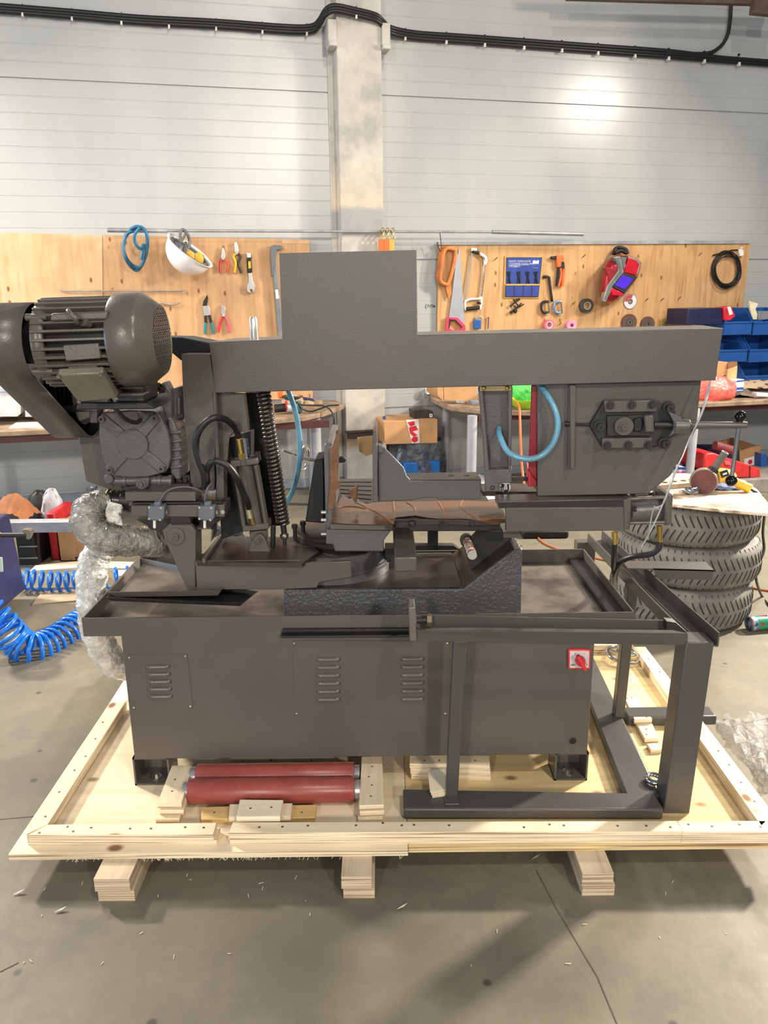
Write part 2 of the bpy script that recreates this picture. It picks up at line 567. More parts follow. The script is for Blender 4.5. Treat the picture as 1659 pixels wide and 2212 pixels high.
# brown purlin at the upper right
m = MB(); a = WALL(1180, -6, -.3); b_ = WALL(1700, 34, -.3)
bar0 = V((WALL(1150, 0, -.3).x, 0, 0))
p0 = wp(1.35, .35, WALL(1250, 0, -.35).z + .0); p1 = wp(4.4, .35, WALL(1250, 0, -.35).z - .0)
m.bar(WALL(1225, -8, -.3), WALL(1700, 6, -.3), .05, .045); m.bar(WALL(1625, 14, -.34), WALL(1700, 22, -.34), .06, .10)
pu = m.build('trim_2', mat('brown_steel_purlin', (92, 74, 62), .6)); struct(pu); pu['label'] = 'brown steel rail fixed along the top of the wall'

# ---------------------------------------------------------------- lamps, daylight, camera
def lamp(name, loc, aim, size, sizey, power, color, spread=180):
    L = bpy.data.lights.new(name, 'AREA'); L.shape = 'RECTANGLE'; L.size = size; L.size_y = sizey; L.energy = power; L.color = color; L.spread = math.radians(spread)
    o = bpy.data.objects.new(name, L); COL.objects.link(o); o.location = loc
    d = V(aim) - V(loc); o.rotation_euler = d.to_track_quat('-Z', 'Y').to_euler()
    return o
WARM = (1.0, .9, .76)
LP = dict(LP1=1, LP2=1)
lamp('hall_lamp', (-4.5, 4.5, 2.9), (0, 2.0, .1), .3, .3, 150, WARM, 120)
lamp('hall_lamp', (4.7, 4.9, 3.0), (0, 2.0, .1), .3, .3, 330, WARM, 120)
lamp('hall_lamp', (-2.9, 4.2, 3.3), (-1.0, 3.2, 0), .8, .25, 85, WARM)
lamp('hall_lamp', (3.3, 4.9, 3.5), (.8, 3.4, 0), .8, .25, 135, WARM)
lamp('hall_lamp', (2.4, -2.2, 7.4), (.3, 2.6, .6), .4, .4, 190, WARM)
lamp('daylight_gate', (-2.0, -7.0, 1.5), (0, 4, 1.0), 6, 2.2, 150, (1.0, .96, .9))
lamp('hall_lamp', (4.6, -8.0, 5.2), (.8, 4, .6), .6, .6, 520, WARM)
lamp('hall_lamp', (-3.4, -9.0, 5.2), (-.6, 4, .6), .6, .6, 420, WARM)
lamp('left_blue_fill', (-6.6, 1.0, 1.5), (1.5, 6.0, .5), 3, 1.8, 120, (.6, .78, 1.0))  # unseen bluish fill, added to brighten the wall under the benches
w = bpy.data.worlds.new('hall_air'); SC.world = w; w.use_nodes = True
w.node_tree.nodes['Background'].inputs[0].default_value = (.72, .85, 1.0, 1)
w.node_tree.nodes['Background'].inputs[1].default_value = .26
cam = bpy.data.cameras.new('camera'); co = bpy.data.objects.new('camera', cam); COL.objects.link(co)
cam.sensor_fit = 'HORIZONTAL'; cam.sensor_width = 36; cam.lens = F / IW * 36
rot = Matrix((RT, UP, -FWD)).transposed()
co.matrix_world = Matrix.Translation(EYE) @ rot.to_4x4()
cam.clip_start = .05
SC.camera = co
SC.view_settings.view_transform = 'Standard'; SC.view_settings.look = 'None'
SC.view_settings.exposure = 0.0; SC.view_settings.gamma = 1; SC.view_settings.use_curve_mapping = False
# ================================================================ the band saw
CF = FR(2.03)
DECK = .091
zt = CF(600, 1331).z                       # tray rim height
zb = CF(300, 1640).z                       # underside of the cabinet
cxl, cxr = CF(275, 1500).x, CF(1277, 1500).x
saw = thing('bandsaw', 'large charcoal grey metal-cutting bandsaw standing on the plywood pallet', 'bandsaw', ((cxl + cxr) / 2, 2.3, DECK))


def S(m, name, mt, parent=None, **k): return m.build(name, mt, parent or saw, **k)


cab = S(MB().box(cxl, cxr, 2.03, 2.56, zb, zt - .05), 'cabinet', PAINT, bv=.003)
# swarf tray on top: one folded sheet, open above
txl, txr = CF(176, 1334).x, CF(1371, 1325).x
m = MB(); t = .004
m.box(txl, txr, 2.03, 2.60, zt - .055, zt - .048)
m.box(txl, txr, 2.0295, 2.034, zt - .055, zt); m.box(txl, txr, 2.595, 2.60, zt - .05, zt)
m.box(txl, txl + t, 2.03, 2.60, zt - .05, zt); m.box(txr - t, txr, 2.03, 2.60, zt - .05, zt)
tray = S(m, 'swarf_tray', PAINT)
S(MB().box(txl + t, txr - t, 2.034, 2.595, zt - .048, zt - .0455), 'tray_floor', TRAYFLOOR, tray)
S(MB().box(txr - .055, txr - t, 2.06, 2.59, zt - .0455, zt - .03), 'tray_ledge', DARK, tray, bv=.004)
# panels, louvres, screws
def cpanel(poly): return S(MB().px(CF, poly, -.0018, .001), 'access_panel', PAINT, cab)
def screw(x, y, r=.004): return S(MB().lathe(CF(x, y, .001), (0, -1, 0), [(r, 0), (r, .003), (r * .6, .0048), (r * .1, .0052)], 10), 'screw', ZINC, cab)
def louvre(x0, x1, y):
    a, b_ = CF(x0, y), CF(x1, y)
    m = MB(); h = .0085
    n = 9; rows = []
    def fn(u, v):
        e = min(1, math.sin(math.pi * min(max(u, 0.0), 1)) * 3.2)
        ang = v * math.pi * .5
        return V((a.x + (b_.x - a.x) * u, 2.029 - .0075 * e * math.sin(ang), a.z + h * .6 - (1 - math.cos(ang)) * h * 1.1))
    m.grid(fn, 12, 6)
    return S(m, 'louvre', PAINT, cab, solid=.0012)
cpanel(PX(274, 1415, 404, 1412, 417, 1530, 285, 1532))
for p in ((280, 1420), (401, 1417), (290, 1528), (412, 1525)): screw(*p)
for i in range(5): louvre(314 + i * 1.6, 368 + i * 1.6, 1439 + i * 16)
cpanel(PX(632, 1384, 972, 1385, 966, 1546, 637, 1546))
for p in ((636, 1389), (966, 1389), (641, 1541), (962, 1541)): screw(*p)
for i in range(6): louvre(683, 736, 1423 + i * 17.3); louvre(865, 917, 1422 + i * 17.3)
# folded hanger rail on the cabinet front
m = MB(); m.px(CF, PX(606, 1378, 609, 1361, 902, 1359, 902, 1376), -.004, 0); m.px(CF, PX(606, 1379, 902, 1377, 902, 1372, 606, 1374), -.028, 0); m.px(CF, PX(608, 1365, 902, 1363, 902, 1359, 610, 1361), -.016, 0)
S(m, 'hanger_rail', DARK, cab, bv=.002)
# rotary isolator switch
S(MB().px(CF, PX(1228, 1404, 1276, 1404, 1275, 1446, 1228, 1446), -.012, 0), 'switch_frame', mat('red_switch_frame', (226, 58, 70), .4, var=.03), cab, bv=.003)
S(MB().px(CF, PX(1231, 1407, 1273, 1407, 1272, 1443, 1231, 1443), -.0145, -.011), 'switch_plate', mat('silver_switch_plate', (206, 204, 206), .4, var=.03), cab, bv=.001)
m = MB(); c0 = CF(1252, 1425, -.0145); m.cyl(c0, c0 - V((0, .022, 0)), .0145, .0125); c1 = CF(1256, 1431, -.04)
d = (CF(1264, 1447, -.04) - CF(1246, 1414, -.04)); m.bar(CF(1248, 1416, -.036), CF(1264, 1447, -.036), .011, .016, (0, -1, 0))
S(m, 'switch_knob', REDP, cab, bv=.003)
for s_, x, y in (('0', 1242, 1414), ('1', 1261, 1413), ('ЗИЛ', 1233, 1438), ('2', 1266, 1437)):
    text(s_, .0068, CF(x, y, -.0150), (1, 0, 0), (0, 0, 1), PRINT, cab)
c0 = CF(1237, 1600, -.0005); S(MB().ringsolid(c0, (0, -1, 0), .0105, .0125, 0, .002), 'drain_rim', PAINT, cab)
S(MB().cyl(c0, c0 - V((0, .0012, 0)), .0105), 'drain_hole', BLACK, cab)
# feet: short open box sections bolted to the pallet
for xa, xb in ((289, 366), (1198, 1269)):
    y0 = 2.036; a = CF(xa, 1660, .01).x; b_ = CF(xb, 1660, .01).x; zf = DECK
    m = MB(); m.box(a, b_, y0, y0 + .09, zf, zf + .006); m.box(a, b_, y0, y0 + .09, zb - .005, zb)
    m.box(a, a + .005, y0, y0 + .09, zf, zb); m.box(b_ - .005, b_, y0, y0 + .09, zf, zb); m.box(a, b_, y0 + .085, y0 + .09, zf, zb)
    f = S(m, 'foot', PAINT, cab)
    cc = V(((a + b_) / 2, y0 + .035, zf + .006))
    S(MB().ringsolid(cc, (0, 0, 1), .006, .018, 0, .0025).hexa(cc, cc + V((0, 0, .012)), .008), 'foot_bolt', ZINC, cab)
    xa2 = a + (.72 if xa < 500 else -.72) * 0
    m = MB(); m.box(a, b_, 2.47, 2.55, zf, zf + .006); m.box(a, a + .005, 2.47, 2.55, zf, zb); m.box(b_ - .005, b_, 2.47, 2.55, zf, zb)
    S(m, 'foot', DARK, cab)

# ---- cast base block sitting in the tray
CB = FR(2.12)
zc = CB(800, 1273).z
yb = TOP(zc)(990, 1193).y
ztf = zt - .0455
pf = [CB(613, 1330), CB(613, 1274), CB(1000, 1273), CB(1112, 1187), CB(1128, 1186), CB(1126, 1326)]
for p in (pf[0], pf[-1]): p.z = ztf + .006
m = MB(); m.prism(pf, (0, yb - 2.12, 0))
for x0, x1 in ((613, 648), (812, 850), (1100, 1124)): m.box(CB(x0, 1320).x, CB(x1, 1320).x, 2.12, yb, ztf, ztf + .012)
base = S(m, 'cast_base', ROUGHC, bv=.004)
S(MB().prism([V((CB(640, 1274).x, 2.13, zc)), V((CB(996, 1274).x, 2.13, zc)), V((CB(996, 1274).x, yb - .005, zc)), V((CB(640, 1274).x, yb - .005, zc))], (0, 0, .0012)), 'machined_top', OILED, base)
a, b_ = pf[2], pf[3]
nr = (b_ - a).cross(V((0, 1, 0))).normalized() * -1
if nr.z < 0: nr = -nr
S(MB().prism([a + V((0, .006, 0)) + nr * .0005, b_ + V((0, .006, 0)) + nr * .0005, b_ + V((0, yb - 2.13, 0)) + nr * .0005, a + V((0, yb - 2.13, 0)) + nr * .0005], nr * .001), 'ramp_face', OILED, base)

# ---- turntable and swing arm
tc = V((-.16, 2.33, 0))
zl = FR(2.33)(838, 1228).z
m = MB(); m.lathe((tc.x, tc.y, zc), (0, 0, 1), [(.178, 0), (.178, .022), (.172, .026), (.172, .032), (.166, .035), (.158, .06), (.155, .078)], 56)
turn = S(m, 'turntable', CAST)
AF = FR(2.11)
arm_px = PX(422, 1213, 650, 1217, 758, 1212, 759, 1247, 690, 1258, 684, 1270, 595, 1274, 425, 1274)
m = MB(); m.px(AF, arm_px, 0, .012)
za = AF(500, 1213).z
arm = S(m, 'swing_arm', PAINT, bv=.002)
tp = [TOP(za)(x, y) for x, y in PX(425, 1214, 652, 1217, 690, 1190, 640, 1160, 472, 1158)]
S(MB().prism(tp, (0, 0, -.012)), 'arm_top', OILED, arm)
S(MB().bar(TOP(za + .006)(440, 1212), TOP(za + .006)(478, 1158), .01, .014).box(*[AF(425, 1214).x, AF(650, 1214).x, 2.112, 2.118, za - .005, za + .0015]), 'arm_rib', PAINT, arm, bv=.002)
m = MB(); zu = za + .004
m.lathe((-.15, 2.36, za - .004), (0, 0, 1), [(.136, 0), (.136, .014), (.132, .017), (.132, .028), (.128, .031), (.05, .034)], 48)
upd = S(m, 'turntable_plate', OILED)
for x, y in ((637, 1153), (655, 1146)):
    p = TOP(za + .03)(x, y); S(MB().cyl(p - V((0, 0, .02)), p + V((0, 0, .018)), .006).cyl(p + V((0, 0, .018)), p + V((0, 0, .03)), .009), 'clamp_bolt', BLACK, upd)

# ---- pivot bracket and the channel behind it
c5 = CR(150, 780, 3.318); c6 = CR(560, 820, 2.765); c7 = CR(1020, 800, 2.596)
PB = FR(2.125)
S(MB().px(PB, c5(665, 1215, 712, 1176, 868, 1176, 905, 1215, 905, 1628, 838, 1626, 680, 1275), 0, .02), 'pivot_bracket', PAINT, bv=.002)
o = PB(*c5(765, 1255)[0]); br = saw.children[-1]
S(MB().cyl(o, o - V((0, .006, 0)), .026, .025, 32), 'washer', PAINT, br, bv=.0015)
S(MB().cyl(o, o - V((0, .012, 0)), .0098).ringsolid(o, (0, -1, 0), .005, .0098, .012, .015), 'pivot_bolt', PAINT, br, bv=.001)
m = MB(); pl = FR(2.15)
m.px(pl, c5(903, 1196, 1030, 1196, 1030, 1206, 913, 1206, 916, 1420, 903, 1425), 0, .06); m.px(pl, c5(1018, 1196, 1030, 1196, 1024, 1275, 1012, 1300), 0, .06)
S(m, 'channel_bracket', PAINT)
S(MB().px(FR(2.2), c5(480, 1135, 1110, 1118, 1020, 1190, 905, 1200, 690, 1260), 0, .03), 'gusset_plate', DARK)
S(MB().cyl(FR(2.14)(*c5(790, 1165)[0]) + V((0, .01, 0)), FR(2.14)(*c5(790, 1165)[0]) + V((0, .3, 0)), .03), 'pivot_shaft', DARK)

# ---- bow frame: beam, riser box and left arm, slightly turned so that its right end is nearer
L0 = FR(2.20)(455, 745); R0 = FR(2.00)(1562, 708)
bd = V((R0.x - L0.x, R0.y - L0.y, 0)).normalized()
BOW = Pl(L0, (-bd.y, bd.x, 0))
m = MB()
m.px(BOW, PX(452, 739, 610, 733, 901, 724, 1562, 709, 1546, 822, 464, 849), 0, .21)
bow = S(m, 'bow_frame', PAINT, bv=.002)
S(MB().px(BOW, PX(610, 740, 603, 547, 899, 540, 901, 731), -.00015, .014), 'riser_plate', PAINT, bow)
m = MB(); m.px(BOW, PX(392, 765, 452, 765, 466, 849, 462, 1060, 415, 1060, 398, 900), .0006, .05)
S(m, 'bow_arm', PAINT, bow)
S(MB().px(BOW, PX(330, 728, 392, 729, 460, 742, 456, 775, 392, 780), .10, .2), 'bow_end_plate', DARK, bow, bv=.003)
m = MB(); m.px(BOW, c5(1040, 225, 1250, 235, 1280, 500, 1180, 500, 1130, 560, 1100, 1120, 1060, 1120, 1055, 230), .03, .05)
S(m, 'arm_web', PAINT, bow)
m = MB(); m.tube([BOW(*p, .004) for p in c5(1037, 220, 1050, 400, 1062, 700, 1078, 1000, 1110, 1110)], .006)
S(m, 'weld_flange', PAINT, bow)
m = MB(); m.px(BOW, c5(1060, 710, 1105, 720, 1108, 1115, 1030, 1115, 1045, 960), -.004, .03)
S(m, 'arm_edge', PAINT, bow, bv=.003)
S(MB().px(BOW, c5(1255, 228, 1370, 228, 1480, 700, 1530, 1180, 1400, 1180, 1290, 560), .15, .2), 'spring_back_plate', BLACK, bow)
S(MB().px(BOW, c5(1108, 560, 1300, 500, 1300, 1200, 1090, 1280, 1080, 1100), .085, .12), 'rear_web', DARK, bow)
a = BOW(549, 727, .1); S(MB().cyl(a - UZ * .02, a + UZ * .012, .012).lathe(a + UZ * .012, (0, 0, 1), [(.0115, 0), (.0115, .035), (.008, .043)]), 'spring_stud', STEEL, bow)
# idler (tension) wheel housing under the right end
m = MB(); m.px(BOW, c7(365, 80, 1283, 60, 1255, 330, 1112, 590, 985, 692, 365, 706), .045, .06)
hous = S(m, 'wheel_housing', PAINT, bow, bv=.002)
m = MB(); m.px(BOW, c7(365, 80, 1283, 60, 1255, 330, 1112, 590, 985, 692, 365, 706), .06, .13)
S(m, 'housing_rim', DARK, bow)
m = MB(); m.px(BOW, c7(548, 80, 582, 80, 576, 552, 549, 556), .02, .045); m.px(BOW, c7(540, 80, 552, 80, 550, 556, 535, 545), .028, .045)
S(m, 'housing_rib', PAINT, bow, bv=.002)
m = MB(); m.px(BOW, c7(332, 85, 366, 85, 362, 640, 312, 648), .085, .10)
S(m, 'blade_guard', RED, bow, bv=.002)
S(MB().px(BOW, c7(312, 560, 362, 620, 362, 652, 312, 652), .075, .2), 'guard_foot', RED, bow, bv=.002)
# blade tensioner on the housing
def bolt(mp, pl, x, y, d, r, h, parent, name='bolt', mt=None, ax=None):
    o = pl(x, y, d); ax = ax or -pl.n
    return S(MB().cyl(o, o + ax * h * .4, r * 1.5).hexa(o + ax * h * .4, o + ax * h, r).ringsolid(o + ax * h, ax, r * .45, r * .85, 0, h * .25, 12), name, mt or DARK, parent)
m = MB(); m.px(BOW, c7(735, 172, 1040, 172, 1140, 230, 1135, 350, 1070, 420, 1000, 436, 728, 436, 655, 310), .030, .045)
ten = S(m, 'tensioner_plate', DARK, bow, bv=.003)
S(MB().px(BOW, c7(738, 172, 1035, 168, 1035, 232, 745, 237), .012, .032), 'upper_gib', PAINT, bow, bv=.002)
S(MB().px(BOW, c7(728, 382, 1010, 378, 1000, 436, 728, 438), .012, .032), 'lower_gib', PAINT, bow, bv=.002)
for x, y in ((775, 195), (895, 193), (1010, 191), (757, 420), (875, 418), (987, 417)): bolt(m, BOW, *c7(x, y)[0], .012, .0075, .012, ten)
for x, y in ((713, 310), (1100, 207), (1075, 405)): bolt(m, BOW, *c7(x, y)[0], .028, .0105, .024, ten)
S(MB().px(BOW, c7(755, 255, 1000, 250, 1000, 368, 755, 370), .018, .032), 'tensioner_slide', DARK, bow, bv=.002)
o = BOW(*c7(850, 312)[0], .016); S(MB().cyl(o, o - BOW.n * .008, .0245, None, 32), 'slide_washer', PAINT, ten, bv=.001); bolt(m, BOW, *c7(850, 312)[0], .008, .0085, .016, ten, mt=PAINT)
S(MB().px(BOW, c7(905, 275, 950, 262, 962, 300, 950, 345, 905, 345), .008, .02), 'spring_seat', BLACK, ten, bv=.003)
S(MB().px(BOW, c7(965, 255, 1018, 250, 1022, 345, 970, 350), -.006, .024), 'tension_nut', PAINT, ten, bv=.004)
pa, pb = BOW(*c7(1020, 306)[0], .008), BOW(*c7(1130, 306)[0], .008)
S(MB().cyl(pa, pb, .0085), 'tension_screw', DARK, ten)
pa, pb = BOW(*c7(1130, 312)[0], .008), BOW(*c7(1218, 312)[0], .008)
S(MB().px(BOW, c7(1100, 232, 1170, 262, 1180, 300, 1150, 345, 1100, 375, 1130, 330, 1130, 290), -.008, .03).cyl(pa, pb, .022, .0175), 'screw_bearing', CAST, ten, bv=.002)
pa, pb = BOW(*c7(1210, 308)[0], .008), BOW(*c7(1540, 308)[0], .008)
tsh = S(MB().lathe(pa, pb - pa, [(.0098, 0), (.0098, (pb - pa).length - .004), (.0085, (pb - pa).length)], 20), 'handle_shaft', PAINT)
pa, pb = BOW(*c7(1503, 258)[0], .008), BOW(*c7(1453, 618)[0], .008)
S(MB().cyl(pa, pb, .0056), 'cross_bar', CHROME, tsh)
for p in (pa, pb): S(MB().sph(p, .0152), 'ball_knob', BLACKG, tsh)
pa, pb = BOW(*c7(520, 300)[0], .03), BOW(*c7(660, 306)[0], .03)
S(MB().cyl(pa, pb, .0035).cyl(pa, pa.lerp(pb, .4), .007), 'stop_bolt', BLACK, ten)
# blade guide arm
m = MB()
m.px(BOW, c7(32, 95, 58, 95, 98, 570, 66, 570, 58, 370), .05, .12); m.px(BOW, c7(200, 95, 226, 95, 218, 575, 200, 575), .05, .12)
m.px(BOW, c7(66, 556, 222, 556, 222, 632, 150, 636, 150, 682, 72, 682), .05, .12)
m.px(BOW, c7(40, 95, 222, 95, 218, 575, 80, 575), .085, .12)
ga = S(m, 'guide_arm', CAST, bv=.003)
S(MB().px(BOW, c7(40, 88, 222, 86, 222, 114, 42, 118), .044, .06), 'guide_clamp_plate', mat('tarnished_brass_plate', (150, 132, 100), .4, .6), ga, bv=.001)
for x in (65, 196):
    o = BOW(*c7(x, 101)[0], .044); S(MB().lathe(o, -BOW.n, [(.0072, 0), (.0072, .002), (.004, .004)], 16), 'screw', BRASS, ga)
    S(MB().bar(o - BOW.n * .0042 + bd * .004, o - BOW.n * .0042 - bd * .004, .0016, .001), 'screw_slot', BLACK, ga)
o = BOW(*c7(114, 658)[0], .05); S(MB().ringsolid(o, -BOW.n, .004, .0065, 0, .002, 20), 'guide_screw', BLACK, ga)
o = BOW(*c7(186, 655)[0], .1); S(MB().cyl(o - UZ * .012, o - UZ * .004, .013).cyl(o - UZ * .004, o + UZ * .004, .0145).cyl(o + UZ * .004, o + UZ * .012, .012), 'guide_roller', CHROME, ga)
S(MB().tube([BOW(*p, d) for p, d in zip(c7(150, 325, 156, 372, 205, 462, 300, 497, 385, 480, 450, 415, 480, 320, 468, 230, 425, 145, 375, 80), (.08, .03, .0, -.01, -.01, -.008, -.004, 0, .01, .05))], .0082), 'coolant_hose', BLUEHOSE)
S(MB().px(FR(2.16), c7(218, 598, 365, 600, 365, 622, 218, 622), .0, .01).px(FR(2.2), c7(60, 680, 365, 680, 365, 705, 60, 705), 0, .1), 'blade_guide_bar', OILED, ga)

# ---- motor, belt guard, gearbox
MY, MR = 1.97, .105
zm = FR(MY)(300, 735).z
x0m, x1m, x2m = FR(MY)(92, 735).x, FR(MY)(270, 735).x, FR(MY)(352, 735).x
ax = V((1, 0, .02)).normalized()
mo = V((x0m, MY, zm - .004)); Lm = x2m - x0m
m = MB(); rb = MR * .82; m.lathe(mo, ax, [(rb * .55, -.012), (rb * .9, .0), (rb, .012), (rb, Lm * .72)], 40)
mot = S(m, 'motor', BLACK)
_, fa, fb = frame(ax)
for i in range(32):
    w_ = 6.28318 * (i + .5) / 32
    r_ = fa * math.cos(w_) + fb * math.sin(w_)
    tg = ax.cross(r_)
    m = MB(); m.obox(mo + ax * (Lm * .36) + r_ * (rb + .008), ax * Lm * .31, r_ * .014, tg * .0033)
    S(m, 'cooling_fin', MOTOR, mot, bv=.0015)
m = MB(); m.lathe(mo, ax, [(MR + .004, Lm * .64), (MR + .008, Lm * .66), (MR + .008, Lm * .86), (MR + .004, Lm * .885), (MR * .80, Lm * 1.0), (MR * .74, Lm * 1.0)], 48, cap=False)
fcv = S(m, 'fan_cover', MOTOR, mot)
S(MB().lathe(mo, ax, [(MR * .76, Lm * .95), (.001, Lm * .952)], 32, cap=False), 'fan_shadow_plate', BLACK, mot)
e = mo + ax * Lm * 1.0
m = MB()
for k in range(-8, 9):
    h = k * MR * .092; ln = math.sqrt(max(0, (MR * .75) ** 2 - h * h))
    if ln < .01: continue
    m.obox(e + fb * h, ax * .0015, fa * ln, fb * .0011)
    m.obox(e + (fa * .5 + fb * .866) * h, ax * .0015, (fa * .866 - fb * .5) * ln, (fa * .5 + fb * .866) * .0016)
    m.obox(e + (fa * .5 - fb * .866) * h, ax * .0015, (fa * .866 + fb * .5) * ln, (fa * .5 - fb * .866) * .0016)
S(m, 'fan_grille', MOTOR, mot)
m = MB(); m.lathe(mo + ax * .012, ax, [(rb + .014, 0), (rb + .018, .008), (rb + .018, .022), (rb + .012, .03)], 40)
S(m, 'end_shield', MOTOR, mot)
for w_ in (2.2, 3.6, 5.0):
    r_ = V((0, -1, 0)) * math.cos(w_ - 2.9) + UZ * math.sin(w_ - 2.9)
    S(MB().cyl(mo + ax * .0 + r_ * (rb + .012), mo + ax * .05 + r_ * (rb + .012), .009), 'tie_lug', MOTOR, mot)
# boss with lifting eye, name plate, terminal box, cable
pf_ = FR(MY - MR - .004)
S(MB().px(FR(MY - MR * .86), PX(110, 677, 232, 672, 232, 690, 108, 694), -.012, .02), 'eye_boss', MOTOR, mot, bv=.004)
o = FR(MY - MR * .95)(168, 688); S(MB().torus(o + V((-.006, -.012, .004)), (.75, .3, .5), .0165, .0052).cyl(o + V((.012, .0, -.006)), o + V((.02, .015, -.012)), .012), 'lifting_eye', MOTOR, mot)
S(MB().px(FR(MY - MR), c5(0, 0, 1, 1, 0, 1), 0, .0001) if False else MB().px(FR(MY - MR * 1.02), PX(136, 746, 212, 741, 218, 774, 142, 780), -.002, .012), 'name_plate', MOTOR, mot, bv=.002)
c1 = CR(0, 480, 3.318)
tb = FR(MY - MR - .035)
S(MB().px(FR(MY - .03), c1(490, 1020, 730, 1005, 840, 1235, 750, 1270, 575, 1270), 0, .05), 'terminal_base', MOTOR, mot, bv=.004)
lo_ = [tb(*p) for p in c1(408, 1095, 735, 1080, 850, 1262, 560, 1290)]
nn = V((0, -.55, -.45)).normalized()
a = FR(MY - MR - .01)
q0 = [FR(MY - MR - .012)(*c1(410, 1098)[0]), FR(MY - MR - .012)(*c1(735, 1083)[0]), FR(MY - MR + .05)(*c1(848, 1262)[0]), FR(MY - MR + .05)(*c1(560, 1294)[0])]
S(MB().prism(q0, V((0, .012, .016))), 'terminal_lid', mat('worn_gloss_lid_paint', (112, 106, 94), .3, var=.1, bump=.3), mot, bv=.004)
q1 = [FR(MY - MR - .002)(*c1(475, 1088)[0]), FR(MY - MR - .002)(*c1(700, 1078)[0]), FR(MY - MR + .01)(*c1(690, 1018)[0]), FR(MY - MR + .01)(*c1(490, 1030)[0])]
S(MB().prism(q1, V((0, .06, -.01))), 'terminal_neck', MOTOR, mot, bv=.003)
S(MB().tube([FR(y_)(*p) for p, y_ in zip(c1(785, 1270, 830, 1340, 900, 1410, 970, 1435, 1005, 1415, 1000, 1370), (2.0, 2.0, 2.03, 2.07, 2.1, 2.16))], .0062), 'motor_cable', DARK, mot)
for i, (x, y) in enumerate(PX(420, 1100, 722, 1088, 835, 1255, 568, 1280)):
    px_, py_ = c1(x, y)[0]; o = FR(MY - MR - (.013 if i < 2 else -.047))(px_, py_); S(MB().cyl(o, o + V((0, -.004, -.003)), .0045, None, 10), 'lid_screw', ZINC, mot)
# motor mounting plate
S(MB().px(FR(MY + .02), c1(560, 1290, 1060, 1290, 1110, 1340, 540, 1345), 0, .2).px(FR(MY + .03), c1(830, 1120, 1040, 1120, 1040, 1290, 830, 1290), 0, .12), 'motor_base', DARK, bv=.004)
for yy in (1175, 1225): S(MB().px(FR(MY + .0), c1(850, yy, 1030, yy, 1030, yy + 22, 850, yy + 22), 0, .05), 'base_rib', PAINT, saw.children[-1], bv=.003)
# belt guard: an oblong sheet-metal shell in the plane of the belts, open towards the motor
GX = SD(-.845); gx0, gx1 = -.945, -.845
upc = V((0, 1.963, 1.398)); lowc = V((0, 2.26, 1.235)); ru, rl2 = .096, .122
def hull2(c0, r0, c1, r1):
    d = c1 - c0; L = d.length; base = math.atan2(d.z, d.y); off = math.acos((r0 - r1) / L)
    P = []
    for i in range(17): a = base + off + (6.28318 - 2 * off) * i / 16; P.append(c0 + V((0, math.cos(a), math.sin(a))) * r0)
    for i in range(15): a = base - off + 2 * off * i / 14; P.append(c1 + V((0, math.cos(a), math.sin(a))) * r1)
    return P
Lp = hull2(upc, ru, lowc, rl2)
m = MB()
A_ = m.ring([V((gx1, p.y, p.z)) for p in Lp]); B_ = m.ring([V((gx0, p.y, p.z)) for p in Lp])
for i in range(len(Lp)): m._f([A_[i], A_[(i + 1) % len(Lp)], B_[(i + 1) % len(Lp)], B_[i]], True)
m._f(B_)
gd = S(m, 'belt_guard', PAINT, solid=.003)
m = MB(); Li = hull2(upc, ru - .004, lowc, rl2 - .004)  # black inner shell paints in the shade inside the guard
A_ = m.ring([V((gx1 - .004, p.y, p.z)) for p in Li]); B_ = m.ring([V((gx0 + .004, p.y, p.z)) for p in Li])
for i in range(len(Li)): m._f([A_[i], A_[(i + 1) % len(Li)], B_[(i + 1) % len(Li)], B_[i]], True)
m._f(B_); S(m, 'guard_inner_shade', BLACK, gd)
for c_, r_ in ((upc, .05), (lowc, .085)):
    S(MB().lathe((gx0 + .02, c_.y, c_.z), (1, 0, 0), [(r_, 0), (r_, .012), (r_ - .008, .018), (r_, .024), (r_ - .008, .03), (r_, .036), (r_ - .008, .042), (r_, .048), (r_, .06), (r_ * .4, .06)], 36), 'pulley', BLACK, gd)
tl = (lowc - upc).normalized(); nn_ = V((0, -tl.z, tl.y))
for k in (.034, .046, .058):
    for sg in (-1, 1):
        S(MB().bar(V((gx0 + k, 0, 0)) + upc + nn_ * .053 * sg, V((gx0 + k, 0, 0)) + lowc + nn_ * .083 * sg, .008, .006, (1, 0, 0)), 'vee_belt', BLACK, gd)
S(MB().px(FR(2.16), c1(435, 1318, 700, 1318, 700, 1360, 465, 1362), 0, .04).px(FR(2.17), c1(640, 1340, 700, 1340, 700, 1440, 640, 1440), 0, .03), 'guard_bracket', PAINT, gd, bv=.003)
# gearbox
GB = FR(2.185)
cover = c5(205, 400, 222, 375, 262, 368, 430, 352, 600, 360, 640, 375, 668, 420, 705, 500, 722, 570, 728, 690, 712, 760, 690, 795, 640, 812, 560, 832, 440, 838, 340, 828, 290, 800, 255, 755, 228, 660, 212, 540)
gb = S(MB().px(GB, cover, .012, .25), 'gearbox', CAST, bv=.006)
S(MB().px(GB, cover, 0, .013), 'gearbox_cover', CAST, gb, bv=.004)
S(MB().px(FR(2.21), c5(700, 420, 730, 400, 770, 470, 800, 560, 800, 850, 760, 855, 720, 800), 0, .2), 'gearbox_side', CAST, gb, bv=.006)
for i in range(5):
    y = 515 + i * 62
    S(MB().px(FR(2.2), c5(715, y, 800, y - 22, 805, y + 4, 722, y + 12), 0, .16), 'cooling_rib', CAST, gb, bv=.003)
o = GB(*c5(458, 594)[0]); S(MB().lathe(o, (0, -1, 0), [(.044, -.005), (.044, .006), (.042, .008), (.001, .008)], 48), 'hub_disc', CAST, gb, auto=25)
